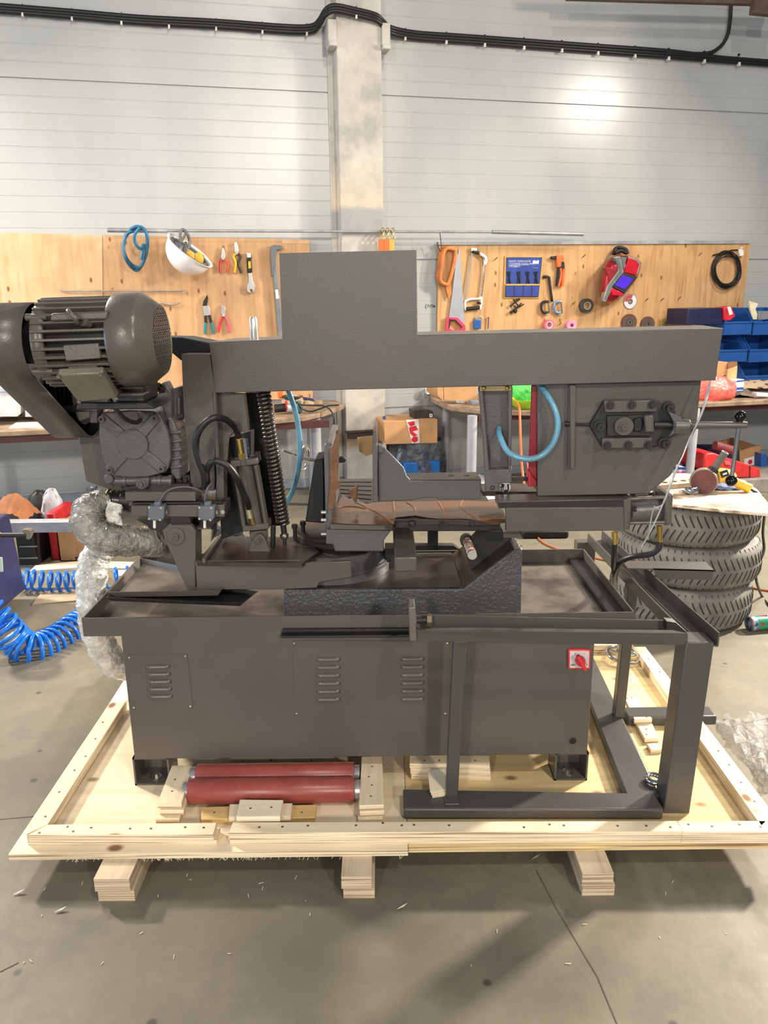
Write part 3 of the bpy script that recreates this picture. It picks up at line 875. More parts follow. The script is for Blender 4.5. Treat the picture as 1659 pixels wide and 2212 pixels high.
for x, y in PX(240, 412, 618, 405, 665, 768, 297, 776):
    p = GB(*c5(x, y)[0]); d = (p - o).normalized()
    S(MB().bar(o + d * .03, p + d * .006, .03, .012, (0, 1, 0)), 'cover_web', CAST, gb, bv=.003)
    S(MB().cyl(p - V((0, .004, 0)), p - V((0, .010, 0)), .0098).ringsolid(p, (0, -1, 0), .0048, .0085, .010, .015, 16), 'cover_bolt', CAST, gb)
    S(MB().cyl(p - V((0, .0102, 0)), p - V((0, .0108, 0)), .0045, None, 6), 'socket', BLACK, gb)
pa, pb = FR(2.2)(*c5(300, 858)[0]), FR(2.2)(*c5(730, 858)[0])
S(MB().cyl(pa, pb, .0145).cyl(pa - V((.004, 0, 0)), pa + V((.006, 0, 0)), .016), 'oil_pipe', CAST, gb)
for x in (390, 640, 715): o2 = FR(2.2)(*c5(x, 858)[0]); S(MB().cyl(o2, o2 + V((.01, 0, 0)), .018), 'pipe_collar', CAST, gb)
o2 = FR(2.19)(*c5(290, 840)[0]); S(MB().cyl(o2, o2 - V((0, .012, 0)), .0135), 'pipe_end_cap', CAST, gb, bv=.002)
S(MB().px(FR(2.17), c5(468, 840, 570, 838, 568, 890, 545, 918, 515, 926, 485, 912, 470, 880), 0, .02), 'mounting_lug', CAST, gb, bv=.003)
bolt(None, FR(2.17), *c5(514, 880)[0], 0, .0095, .012, gb, 'lug_bolt', CAST)
S(MB().px(FR(2.24), c5(650, 160, 690, 150, 730, 230, 735, 480, 700, 430, 655, 300), 0, .05).px(FR(2.27), c5(735, 200, 810, 180, 822, 420, 745, 415), 0, .08), 'gearbox_flange', CAST, gb, bv=.004)
S(MB().px(FR(2.26), c5(765, 260, 795, 250, 800, 385, 770, 390), 0, .02), 'flange_pad', CAST, gb, bv=.004)
for x, y in ((640, 185), (660, 200), (835, 845), (795, 855)): bolt(None, FR(2.23), *c5(x, y)[0], 0, .008, .014, gb, 'flange_bolt', DARK)
S(MB().px(FR(2.33), PX(168, 945, 240, 930, 408, 830, 415, 1062, 255, 1064, 186, 1040), 0, .02), 'drive_wheel_housing', PAINT, bv=.003)
S(MB().px(FR(2.32), c5(735, 470, 880, 470, 890, 900, 735, 900), 0, .02), 'bearing_plate', BLACK)
# lower slide beam with the two limit switches
m = MB(); pl = FR(2.14)
m.px(pl, c5(398, 938, 905, 938, 905, 1005, 398, 1005), .004, .09); m.px(pl, c5(440, 1036, 1112, 1030, 1112, 1118, 440, 1116), 0, .09); m.px(pl, c5(420, 1000, 1090, 1000, 1090, 1040, 420, 1040), .02, .09)
sl = S(m, 'lower_beam', PAINT, bv=.002)
S(MB().px(pl, c5(448, 1016, 1088, 1010, 1088, 1020, 448, 1026), -.001, .03), 'beam_edge', DARK, sl)
S(MB().px(pl, c5(360, 905, 560, 880, 860, 880, 880, 935, 398, 940), .05, .2), 'beam_saddle', DARK, sl, bv=.003)
pa, pb = pl(*c5(375, 1000)[0], .05), pl(*c5(445, 1010)[0], .05)
S(MB().cyl(pa, pb, .032), 'beam_flange', DARK, sl, bv=.002)
pa, pb = pl(*c5(265, 985)[0], .05), pl(*c5(378, 1002)[0], .05)
hc = S(MB().lathe(pa, pb - pa, [(.026, 0), (.026, .01), (.028, .012), (.028, .02), (.024, .022), (.024, .03), (.03, .032), (.03, (pb - pa).length)], 24), 'hose_coupling', mat('dark_coupling', (56, 52, 50), .3, .5), sl)
S(MB().torus(pa + (pb - pa) * .12, pb - pa, .0275, .0035), 'clamp_ring', BRASS, sl)
for u, cab_ in ((562, c5(640, 1010, 690, 940, 760, 908, 850, 903, 940, 930, 1005, 975)), (922, c5(968, 1005, 975, 960, 990, 910, 1015, 880))):
    ls = S(MB().px(pl, c5(u, 1040, u + 118, 1040, u + 118, 1120, u + 100, 1148, u, 1140), -.03, 0), 'limit_switch', GREYSW, sl, bv=.003)
    S(MB().px(pl, c5(u + 42, 1010, u + 90, 1010, u + 90, 1042, u + 42, 1042), -.026, -.006), 'switch_gland', GREYSW, sl, bv=.003)
    a_ = pl(*c5(u + 48, 1140)[0], -.016); b2 = pl(*c5(u + 48, 1190)[0], -.016)
    S(MB().cyl(a_, b2, .0042).sph(b2, .0042), 'switch_plunger', WHITEP, sl)
    for dx, dy in ((10, 1048), (95, 1052), (10, 1130), (88, 1138)):
        o2 = pl(*c5(u + dx, dy)[0], -.03); S(MB().cyl(o2, o2 - V((0, .002, 0)), .0032, None, 10), 'switch_screw', CHROME, sl)
    o2 = pl(*c5(u + 128, 1080)[0], -.006); S(MB().cyl(o2, o2 - V((0, .008, 0)), .007, None, 12), 'mounting_screw', ZINC, sl)
    S(MB().tube([pl(*p, -.018 + i * .012) for i, p in enumerate(cab_)], .003), 'switch_cable', mat('grey_cable', (92, 92, 96), .4), sl)
o2 = pl(*c5(1100, 1080)[0]); S(MB().cyl(o2, o2 - V((0, .004, 0)), .006), 'beam_bolt', ZINC, sl)

# ---- feed cylinder, spring, hoses
HC = FR(2.24)
def axcyl(pl, u0, v0, u1, v1, r, d=0): return MB().cyl(pl(*c5(u0, v0)[0], d), pl(*c5(u1, v1)[0], d), r)
fc = S(axcyl(HC, 1258, 740, 1338, 1180, .025), 'feed_cylinder', PAINT)
S(MB().px(HC, c5(1150, 718, 1345, 697, 1352, 740, 1157, 766), -.03, .035), 'upper_end_cap', PAINT, fc, bv=.003)
S(MB().px(HC, c5(1238, 1184, 1425, 1162, 1430, 1205, 1240, 1226), -.03, .035), 'lower_end_cap', PAINT, fc, bv=.003)
for u0, u1, d in ((1180, 1250, -.024), (1335, 1410, -.024), (1345, 1420, .024), (1195, 1262, .024)):
    S(axcyl(HC, u0, 745, u1, 1180, .0065, d), 'tie_rod', PAINT, fc)
for u, v in ((1165, 705), (1348, 660), (1330, 690)):
    o2 = HC(*c5(u, v)[0], -.012); S(MB().cyl(o2 - UZ * .012, o2, .0055).hexa(o2 - UZ * .004, o2 + UZ * .004, .009), 'tie_rod_nut', DARK, fc)
S(axcyl(HC, 1248, 552, 1266, 692, .0125, .0), 'hose_sleeve', CHROME, fc)
S(axcyl(HC, 1215, 560, 1232, 660, .0085, -.02), 'hose_fitting', BRASS, fc)
S(MB().hexa(HC(*c5(1232, 660)[0], -.02), HC(*c5(1238, 705)[0], -.02), .0105), 'fitting_nut', BRASS, fc)
S(MB().cyl(HC(*c5(1245, 700)[0], -.024), HC(*c5(1250, 745)[0], -.024), .011), 'port_boss', PAINT, fc)
S(axcyl(HC, 1278, 1045, 1298, 1125, .0085, -.035), 'hose_fitting', mat('pale_fitting', (196, 186, 160), .35, .6), fc)
S(MB().hexa(HC(*c5(1298, 1122)[0], -.035), HC(*c5(1312, 1172)[0], -.035), .009), 'fitting_nut', BRASS, fc)
S(MB().px(HC, c5(1282, 1370, 1290, 1320, 1330, 1250, 1370, 1240, 1400, 1270, 1435, 1350, 1440, 1375), -.04, -.025).px(HC, c5(1272, 1372, 1442, 1365, 1440, 1392, 1285, 1396), -.045, .03), 'clevis_bracket', PAINT, fc, bv=.003)
S(MB().px(HC, c5(1285, 1225, 1410, 1215, 1415, 1280, 1360, 1330, 1300, 1280), -.02, .02), 'clevis_eye', PAINT, fc, bv=.003)
bolt(None, HC, *c5(1353, 1282)[0], -.04, .0078, .012, fc, 'clevis_pin', PAINT)
S(MB().px(FR(2.23), c5(1440, 1175, 1475, 1180, 1470, 1340, 1440, 1370), 0, .02), 'stop_post', BLACK, fc, bv=.003)
p0, p1 = FR(2.265)(*c5(1388, 205)[0]), FR(2.265)(*c5(1530, 1165)[0])
S(MB().helix(p0, p1, .0168, .0050, 33), 'counterbalance_spring', SPRING)
S(MB().cyl(p0, p1, .008), 'spring_rod', BLACK, saw.children[-1])
o2 = FR(2.265)(*c5(1540, 1252)[0]); sp_ = saw.children[-1]
S(MB().torus(o2, (0, 1, 0), .0095, .004).cyl(p1, o2 + UZ * .01, .009), 'spring_eye', DARK, sp_)
S(MB().cyl(o2 - UZ * .008, o2 - UZ * .045, .006).hexa(o2 - UZ * .03, o2 - UZ * .042, .011), 'eye_bolt', DARK, sp_)
S(MB().tube([FR(y_)(*p) for p, y_ in zip(c5(1212, 545, 1190, 480, 1130, 425, 1050, 405, 975, 440, 920, 520, 905, 610, 930, 720, 965, 810, 972, 905), (2.22, 2.2, 2.16, 2.13, 2.12, 2.12, 2.125, 2.13, 2.14, 2.16))], .0095), 'hydraulic_hose', RUBBER)
S(MB().tube([FR(y_)(*p) for p, y_ in zip(c5(990, 895, 985, 800, 1010, 735, 1055, 715, 1130, 750, 1195, 830, 1235, 920, 1270, 1000, 1284, 1050), (2.17, 2.15, 2.13, 2.12, 2.12, 2.13, 2.16, 2.18, 2.2))], .0095), 'hydraulic_hose', RUBBER)
S(MB().tube([FR(2.38)(*p) for p in c5(1565, 200, 1610, 330, 1642, 480, 1652, 640, 1640, 780, 1605, 920, 1555, 1015)], .0082), 'coolant_hose', BLUEHOSE)
# ---- film-wrapped bundle of hoses at the left
rr = random.Random(5)
def lump(u): return 1 + .06 * math.sin(u * 31) * math.sin(u * 11 + 1) + .03 * math.sin(u * 70)
def film_tube(pts, r, name, mt, seed, tap=None):
    m = MB(); m.tube(pts, r, 40, 14, rfn=lambda u: lump(u + seed) * (tap(u) if tap else 1)); m.jitter(.0021, seed)
    return S(m, name, mt, auto=28)
hw = film_tube([FR(y_)(*p) for p, y_ in zip(c5(300, 1000, 215, 1015, 150, 1065, 130, 1150, 180, 1230, 300, 1275, 460, 1290, 600, 1295, 710, 1300), (2.19, 2.18, 2.16, 2.14, 2.13, 2.14, 2.17, 2.22, 2.26))], .040, 'wrapped_hose', PLASTICD, 1, lambda u: .72 + .5 * min(1, u * 4) - .12 * u)
m = MB(); m.grid(lambda u, v: FR(2.13)(*c5(265 + u * 110 + 8 * math.sin(v * 9), 1000 + v * 150 + u * 30)[0], -.012 + .02 * rr.random() * u), 6, 8); S(m, 'film_flap', PLASTICF, hw, solid=.002)
m = MB(); m.grid(lambda u, v: FR(2.2)(*c5(120 + u * 80, 950 - v * 40 - 20 * rr.random() + u * -8)[0]), 5, 3); S(m, 'film_tail', BLKFILM, hw, solid=.001)
film_tube([FR(y_)(*p) for p, y_ in zip(PX(232, 1168, 206, 1205, 197, 1250, 198, 1300, 205, 1350, 220, 1395, 245, 1430, 280, 1445), (2.36, 2.34, 2.32, 2.3, 2.3, 2.32, 2.36, 2.4))], .044, 'wrapped_hose', PLASTICF, 2, lambda u: 1.05 - .2 * max(0, u - .7))
m = MB(); m.grid(lambda u, v: FR(2.4)(*c5(1030 + u * 230, 1195 + v * 80 - 25 * rr.random())[0], .02 * rr.random()), 8, 4); S(m, 'film_scrap', PLASTICF, hw, solid=.001)

# ---- vise: bed slab, fixed jaw, moving jaw, front beam, cylinder
zv = FR(2.08)(760, 1134).z
V0 = TOP(zv)
bp = [V0(x, y) for x, y in c6(428, 862, 800, 868, 812, 832, 1440, 838, 1300, 600, 670, 590, 478, 592)]
vb = S(MB().prism(bp, (0, 0, -.018)), 'vise_bed', OILED, bv=.002)
for k in range(6):
    t_ = k / 5; a_ = V0(*c6(470 + 5 * k, 612 + 22 * k)[0]) + UZ * .0008; b2 = V0(*c6(672, 612 + 26 * k)[0]) + UZ * .0008
    S(MB().bar(a_, b2, .006, .0016), 'bed_slot', BLACK, vb)
VF = FR(2.09)
S(MB().px(VF, c6(400, 895, 795, 895, 745, 960, 745, 1028, 450, 1028, 440, 985, 396, 985), 0, .3), 'vise_block', CAST, vb, bv=.004)
S(MB().px(FR(2.078), c6(424, 866, 798, 872, 798, 896, 424, 893), 0, .01), 'bed_front_edge', STEEL if False else PAINT, vb)
for v in (792, 838, 922):
    pa = FR(2.1)(*c6(400, v)[0]); S(MB().cyl(pa - V((.014, 0, 0)), pa, .0052), 'block_bolt', STEEL, vb)
fj = S(MB().px(FR(2.11), c6(386, 402, 432, 402, 440, 770, 436, 985, 398, 985), 0, .34).px(FR(2.11), c6(386, 402, 432, 402, 436, 380, 400, 376), .02, .34), 'fixed_jaw', CAST, bv=.003)
o2 = TOP(fj and FR(2.2)(*c6(410, 380)[0]).z)(*c6(415, 383)[0]); S(MB().lathe(o2, (0, 0, 1), [(.009, 0), (.009, .002), (.006, .004)], 14), 'jaw_screw', BRASS, fj)
S(MB().px(FR(2.34), c6(412, 340, 430, 310, 470, 308, 476, 330, 476, 370, 412, 372), 0, .03), 'jaw_block', DARK, fj, bv=.003)
S(MB().px(FR(2.2), c6(330, 482, 386, 472, 390, 860, 275, 850), 0, .12), 'jaw_support', BLACK, fj, bv=.004)
S(MB().px(FR(2.3), c6(440, 470, 500, 462, 520, 475, 512, 494, 470, 500), 0, .02), 'guide_finger', DARK, fj, bv=.003)
# moving jaw
JF = FR(2.16)
mj = S(MB().px(JF, c6(708, 430, 740, 398, 862, 525, 880, 575, 905, 602, 1325, 600, 1325, 716, 1062, 716, 1062, 706, 985, 708, 905, 722, 712, 730), 0, .012).px(JF, c6(708, 600, 905, 602, 1325, 600, 1325, 716, 1062, 716, 1062, 706, 985, 708, 905, 722, 712, 730), .01, .10).px(JF, c6(708, 430, 740, 398, 760, 420, 760, 610, 708, 610), .01, .09), 'moving_jaw', CAST, bv=.003)
zj = JF(*c6(1100, 600)[0]).z
S(MB().prism([TOP(zj)(x, y) for x, y in c6(905, 602, 1325, 600, 1300, 556, 880, 562)], (0, 0, .002)), 'jaw_top', OILED, mj)
for u in (1148, 1242): o2 = TOP(zj + .002)(*c6(u, 572)[0]); S(MB().cyl(o2, o2 + UZ * .001, .0085, None, 20), 'bolt_hole', BLACK, mj)
S(MB().px(FR(2.13), c6(676, 388, 704, 388, 710, 732, 680, 734), 0, .2).px(FR(2.16), c6(680, 318, 702, 305, 704, 390, 676, 390), 0, .18), 'jaw_plate', CAST, mj, bv=.002)
S(MB().px(FR(2.15), c6(708, 390, 742, 398, 742, 440, 708, 440), -.002, .03), 'jaw_cap', CAST, mj, bv=.003)
# slide rail and front beam
zr = FR(2.06)(1200, 1105).z
rl = S(MB().px(FR(2.05), c7(190, 772, 850, 768, 852, 900, 190, 906), 0, .02).px(FR(2.06), c7(150, 736, 850, 722, 850, 775, 150, 775), 0, .08), 'vise_beam', PAINT, bv=.002)
S(MB().px(FR(2.058), c7(150, 742, 850, 726, 850, 770, 150, 774), 0, .01), 'beam_groove', DARK, rl)
UF = FR(V0(*c6(1100, 836)[0]).y + .006)
S(MB().px(UF, c6(806, 852, 1440, 856, 1440, 905, 900, 908, 890, 890, 812, 890), 0, .12), 'bed_underframe', DARK, vb, bv=.003)
for u in (1092,): bolt(None, UF, *c6(u, 864)[0], 0, .0078, .012, vb, 'underframe_bolt', DARK)
for u in (890, 1250): S(MB().px(UF, c6(u, 850, u + 42, 850, u + 42, 880, u + 10, 880), -.012, 0), 'underframe_lug', DARK, vb, bv=.003)
S(MB().px(FR(2.12), c7(175, 905, 262, 905, 262, 940, 175, 938), 0, .1), 'beam_foot', PAINT, rl)
S(MB().px(FR(2.13), c7(60, 905, 215, 905, 230, 1000, 0, 1150, -40, 1010), .08, .14), 'underframe_web', DARK, rl)
# hydraulic vise cylinder on the right end
VC = FR(2.06)
pa, pb = VC(*c7(880, 788)[0], .045), VC(*c7(1095, 775)[0], .045)
S(MB().cyl(pa, pb, .034, None, 32), 'vise_cylinder', CAST)
vc = saw.children[-1]
S(MB().px(VC, c7(850, 728, 893, 712, 893, 716, 885, 890, 850, 896), -.005, .10), 'cylinder_flange', PAINT, vc, bv=.006)
S(MB().px(VC, c7(1082, 700, 1122, 690, 1130, 700, 1122, 868, 1080, 874), -.008, .10), 'cylinder_flange', PAINT, vc, bv=.006)
for v0, v1, d in ((722, 712, 0.0), (857, 852, 0.0), (700, 690, .085)):
    S(MB().cyl(VC(*c7(885, v0)[0], d), VC(*c7(1090, v1)[0], d), .0048), 'tie_rod', PAINT, vc)
for v in (768, 784): o2 = VC(*c7(900, v)[0], .012); S(MB().cyl(o2, o2 + V((.01, -.004, 0)), .003), 'port_plug', BLACK, vc)
for u, v0, v1, v2 in ((800, 905, 935, 975), (1052, 872, 905, 965)):
    S(MB().cyl(VC(*c7(u, v0)[0], .03), VC(*c7(u, v1)[0], .03), .009).cyl(VC(*c7(u, v1)[0], .03), VC(*c7(u, v2)[0], .03), .0068), 'hose_fitting', BRASS, vc)
S(MB().tube([FR(y_)(*p) for p, y_ in zip(c7(1052, 960, 1045, 1000, 1000, 1030, 900, 1045, 840, 1070, 812, 1110, 800, 1160, 798, 1230), (2.09, 2.09, 2.1, 2.13, 2.16, 2.2, 2.3, 2.5))], .0088), 'hydraulic_hose', RUBBER)
S(MB().tube([FR(y_)(*p) for p, y_ in zip(c7(800, 970, 796, 1040, 795, 1100, 800, 1160, 800, 1230), (2.09, 2.12, 2.2, 2.32, 2.5))], .0088), 'hydraulic_hose', RUBBER)
# square bar and lead screw poking forward under the vise
zq = FR(1.99)(*c6(875, 1062)[0]).z
a_, b2 = FR(1.99)(*c6(808, 1062)[0]), FR(1.99)(*c6(942, 1148)[0])
sb = S(MB().box(a_.x, b2.x, 1.99, 2.42, b2.z, a_.z), 'square_bar', PAINT, bv=.004)
S(MB().px(FR(2.3), c6(750, 1010, 806, 1010, 806, 1075, 750, 1075), 0, .06).px(FR(2.3), c6(775, 1085, 806, 1085, 806, 1130, 775, 1130), 0, .06), 'bar_guide', DARK, sb)
pa, pb = FR(2.05)(*c6(1272, 1048)[0]), FR(2.3)(*c6(1238, 955)[0])
S(MB().cyl(pa, pb, .0125).helix(pa, pb, .0125, .0016, 18, 14, 5), 'lead_screw', mat('rusty_lead_screw', (128, 84, 66), .4, .4, c2=(200, 190, 180), vs=40), bv=0)
S(MB().cyl(pa - (pb - pa).normalized() * .002, pa, .0128), 'screw_end', mat('bright_steel_end', (150, 148, 144), .35, .6), saw.children[-1])
S(MB().cyl(pb - (pb - pa).normalized() * .03, pb, .021), 'screw_bush', DARK, saw.children[-1])
# back cross member seen through the gap under the vise
S(MB().px(FR(2.42), c6(900, 992, 1160, 992, 1200, 1018, 900, 1022), 0, .03).px(FR(2.42), c6(1008, 905, 1068, 905, 1068, 995, 1008, 995), 0, .03), 'rear_strut', BLACK)
# handwheel behind the fixed jaw
hp = FR(2.5)(*c6(262, 470)[0])
hwl = S(MB().torus(hp, (1, -.35, -.12), .042, .0055), 'handwheel', CHROME)
for k in range(3):
    w_ = k * 2.094 + .5; _, a1, b1 = frame((1, -.35, -.12)); S(MB().cyl(hp, hp + (a1 * math.cos(w_) + b1 * math.sin(w_)) * .042, .004), 'spoke', CHROME, hwl)
S(MB().cyl(hp + V((-.06, -.04, .035)), hp + V((-.015, -.01, .012)), .0055), 'wheel_handle', CHROME, hwl)
S(MB().cyl(hp, hp + V((.09, -.03, -.012)), .0075), 'wheel_shaft', ZINC, hwl)

# ---- things that lie on the saw
m = MB()
cl_ = c6(425, 860, 520, 868, 640, 872, 760, 872, 805, 868, 815, 830, 930, 818, 1010, 832, 1080, 838, 1240, 838, 1330, 852, 1400, 872, 1476, 858, 1458, 790, 1420, 735, 1200, 730, 900, 735, 712, 738, 640, 748, 600, 730, 575, 700, 540, 720, 500, 690, 460, 760)
rp = random.Random(3)
m.prism([V0(x, y) + UZ * (.0025) for x, y in cl_], (0, 0, .0012))
pap = m.build('waxed_paper', WAXP)
for P_ in (c6(575, 738, 700, 800, 800, 868), c6(800, 735, 806, 790, 808, 832), c6(880, 740, 925, 770, 940, 818), c6(1070, 735, 1095, 780, 1110, 832), c6(1215, 732, 1205, 770, 1290, 830), c6(470, 770, 560, 765, 640, 780)):
    MB().tube([V0(x, y) + UZ * .004 for x, y in P_], .0022, 5).build('crease', mat('paper_crease', (160, 108, 70), .3) if 'paper_crease' not in bpy.data.materials else bpy.data.materials['paper_crease'], pap)
tag(pap, 'torn brown waxed paper sheet lying on the saw bed under the moving jaw', 'paper')
m = MB(); jp = c6(420, 420, 440, 395, 458, 330, 476, 290, 476, 480, 470, 600, 490, 640, 462, 660, 440, 770, 412, 772, 425, 600)
m.px(FR(2.105), jp, -.006, -.003)
tag(m.build('waxed_paper', WAXD), 'narrow upright strip of brown waxed paper wrapped over the fixed jaw', 'paper')
m = MB(); a_ = [FR(2.22)(*p) for p in c6(530, 668, 582, 640, 575, 740)]; m.prism(a_, (0.004, .02, 0)); a_ = [FR(2.3)(*p) for p in c6(585, 345, 670, 335, 672, 430, 635, 458, 598, 430)]; m.prism(a_, (0, .004, .0))
m2 = MB(); m2.prism([FR(2.22)(*p) for p in c6(530, 668, 582, 640, 575, 740)], (.004, .03, 0))
tag(m2.build('waxed_paper', WAXD), 'small folded brown paper corner sticking up from the saw bed', 'paper')
m.bm.free()
tag(MB().px(FR(2.29), c6(585, 345, 684, 335, 684, 440, 640, 458, 598, 430), 0, .003).build('waxed_paper', mat('tan_waxed_paper', (178, 140, 84), .35, bump=.3, bs=20)), 'scrap of brown paper stuck behind the moving jaw plate', 'paper')
# loose drip trays lying askew on the tray at the left
c8 = CR(160, 1140, 3.318)
def pan(name, pts_top, h, mt, mtin, label):
    """shallow folded tray from its four rim corners (near-left, near-right, far-right, far-left)"""
    a, b, c, d = pts_top
    e = thing(name, label, 'tray', (a + b + c + d) / 4 - UZ * h)
    cen = (a + b + c + d) / 4
    ins = [p + (cen - p) * .07 - UZ * h for p in pts_top]
    MB().prism(ins, (0, 0, .002)).build('pan_floor', mtin, e)
    for i in range(4):
        p, q_ = pts_top[i], pts_top[(i + 1) % 4]; pi, qi = ins[i], ins[(i + 1) % 4]
        MB().prism([p, q_, qi, pi], (cen - (p + q_) / 2).normalized() * .003).build('pan_side', mt, e)
    return e
zr1 = FR(2.06)(430, 1283).z
pan('drip_tray', [FR(2.075)(*c8(238, 462)[0]), FR(2.075)(*c8(1052, 450)[0]), TOP(zr1)(*c8(1140, 350)[0]) , TOP(zr1 + .005)(*c8(470, 215)[0])], .018, PAINT, TRAYFLOOR, 'shallow folded steel drip tray tilted on the left end of the saw')
zr2 = FR(2.05)(430, 1300).z
pan('drip_tray', [FR(2.05)(*c8(225, 500)[0]), FR(2.05)(*c8(1215, 540)[0]), TOP(zr2 + .0)(*c8(1320, 455)[0]), TOP(zr2)(*c8(480, 330)[0])], .012, DARK, BLACK, 'lower dark drip tray wedged beneath the tilted tray at left')
# tie wire hanging from the bow's right end
m = MB(); m.tube([BOW(*p, d) for p, d in zip(c7(1335, 62, 1320, 150, 1280, 260, 1220, 380, 1180, 480, 1140, 560, 1110, 640, 1060, 770, 1000, 900, 950, 990), (-.004, -.02, -.02, -.02, -.03, -.04, -.05, -.05, -.045, -.04))], .0021, 6)
m.tube([BOW(*p, d) for p, d in zip(c7(1325, 90, 1290, 220, 1232, 360, 1170, 500, 1130, 600, 1075, 740, 1030, 770, 1020, 765, 1000, 850, 985, 950), (-.01, -.024, -.024, -.026, -.036, -.05, -.05, -.05, -.045, -.04))], .0017, 6)
tag(m.build('tie_wire', mat('galvanised_wire', (200, 202, 204), .3, .6)), 'twisted silver tie wire hanging from the right end of the bow', 'wire')
# ================================================================ pallet
B_ = CR(1180, 1380, 3.463); A_C = CR(1180, 1100, 3.463); G_ = CR(0, 1580, 2.9625); E_ = CR(480, 1580, 2.86)
D0 = TOP(DECK)
pal = thing('pallet', 'plywood pallet with nailed edge battens on three stacked plywood skids', 'pallet', (0, 2.3, 0))
yf, ybk = D0(880, 1836).y, 2.98
xL, xR = D0(19, 1844).x, D0(1660, 1835).x + .03
xm = D0(882, 1836).x
MB().box(xL, xm - .0008, yf, ybk, .073, DECK).build('deck_sheet', PLYX, pal)
MB().box(xm + .0008, xR, yf + .012, ybk, .073, DECK).build('deck_sheet', plywood('plywood_deck_other', (222, 198, 150), (202, 174, 122), (150, 116, 84), True, 1, 0), pal)
for a, b_ in ((-.753, -.653), (-.120, -.033), (.497, .586)):
    sk = MB()
    sk.box(a + .004, b_ - .002, 1.672, 2.95, .0, .034); sk.box(a, b_ - .009, 1.667, 2.95, .0345, .0725)
    sk.build('skid', PLYS, pal)
Tr = TOP(.127)
def slab(pl, poly, h, name, mt, parent=None, bv=.0012):
    return MB().px(pl, poly, 0, h).build(name, mt, parent, bv=bv)
def nail(p, parent, r=.0036):
    return MB().cyl(p - UZ * .001, p + UZ * .0006, r, None, 8).build('nail_head', mat_nail, parent)
mat_nail = mat('dark_nail', (96, 70, 44), .5)
ra = slab(Tr, PX(60, 1803, 461, 1803, 468, 1777, 104, 1781), .018, 'batten', PLYX, pal)
slab(TOP(.109), PX(62, 1813, 468, 1812, 476, 1786, 106, 1790), .018, 'batten', PLYX, pal)
rb_ = slab(Tr, PX(494, 1799, 1474, 1796, 1462, 1773, 503, 1776), .036, 'batten', PLYX, pal)
rc = slab(Tr, PX(1474, 1797, 1700, 1797, 1690, 1773, 1463, 1773), .036, 'batten', PLYX, pal)
lr = slab(Tr, PX(57, 1801, 103, 1781, 300, 1470, 330, 1400, 312, 1400, 262, 1478), .036, 'batten', PLYY, pal)
rr_ = slab(Tr, PX(1369, 1397, 1645, 1784, 1672, 1758, 1394, 1397), .036, 'batten', PLYY, pal)
xb0, xb1 = Tr(330, 1400).x, Tr(1369, 1397).x
MB().box(-.93, xb1, ybk - .09, ybk, DECK, .127).build('batten', PLYX, pal)
for L, par in ((PX(146, 1786, 158, 1796, 197, 1788, 281, 1790, 326, 1790, 400, 1787, 440, 1788), ra), (PX(560, 1787, 610, 1786, 665, 1784, 769, 1783, 827, 1778, 868, 1783, 894, 1782, 970, 1783, 1132, 1787, 1187, 1781, 1218, 1783, 1334, 1784, 1396, 1784, 1448, 1787), rb_), (PX(1487, 1781, 1538, 1785, 1597, 1781, 1643, 1786), rc),
               (PX(85, 1799, 98, 1764, 128, 1711, 161, 1664, 185, 1634, 206, 1596, 222, 1560), lr), (PX(1401, 1424, 1425, 1451, 1552, 1622, 1575, 1652, 1601, 1690, 1630, 1731), rr_)):
    for x, y in L: nail(Tr(x, y), par)
# frayed splinters along the sawn front edge of the deck
m = MB(); r5 = random.Random(9)
for i in range(110):
    x = r5.choice([r5.uniform(-.62, xm), r5.uniform(-.85, -.3)])
    p = V((x, yf - .001, .0735)); m.bar(p, p + V((r5.uniform(-.006, .006), r5.uniform(-.006, 0), -r5.uniform(.001, .007))), .0007, .0005, (0, 1, .1))
o = m.build('splinters', PLYP, pal); o['kind'] = 'stuff'
# ================================================================ outfeed stand of welded steel
st = thing('outfeed_stand', 'dark grey welded steel outfeed stand on the right side of the pallet', 'stand', (.55, 2.2, DECK))
def T(m, name, mt=None, **k): return m.build(name, mt or PAINTB, st, **k)
DB = .127
DT = TOP(DB)
fl_, fr_ = D0(872, 1771), D0(1432, 1772)
bl, brr = DT(870, 1703), DT(1400, 1713)
h = DB - DECK - .002
T(MB().prism([V((fl_.x, fl_.y, DB)), V((fr_.x, fr_.y, DB)), V((fr_.x, brr.y, DB)), V((fl_.x, bl.y, DB))], (0, 0, -h)), 'base_bar', bv=.006)
q0, q1, q2, q3 = DT(1418, 1740), DT(1437, 1692), DT(1296, 1420), DT(1268, 1420)
bx0, bx1 = q0.x, fr_.x + .012
d1, d2 = DT(1282, 1504), DT(1324, 1493)
T(MB().prism([V((fr_.x - .085, fl_.y + .05, DB)), V((fr_.x + .012, fl_.y + .05, DB)), V((d2.x + .006, 2.84, DB)), V((d1.x - .0, 2.84, DB))], (0, 0, -h)), 'base_bar', bv=.006)
s1 = DT(1394, 1526); s2 = DT(1394, 1549)
T(MB().box(d2.x, d2.x + .30, s2.y, s1.y, DECK + .002, DB), 'base_bar', bv=.006)
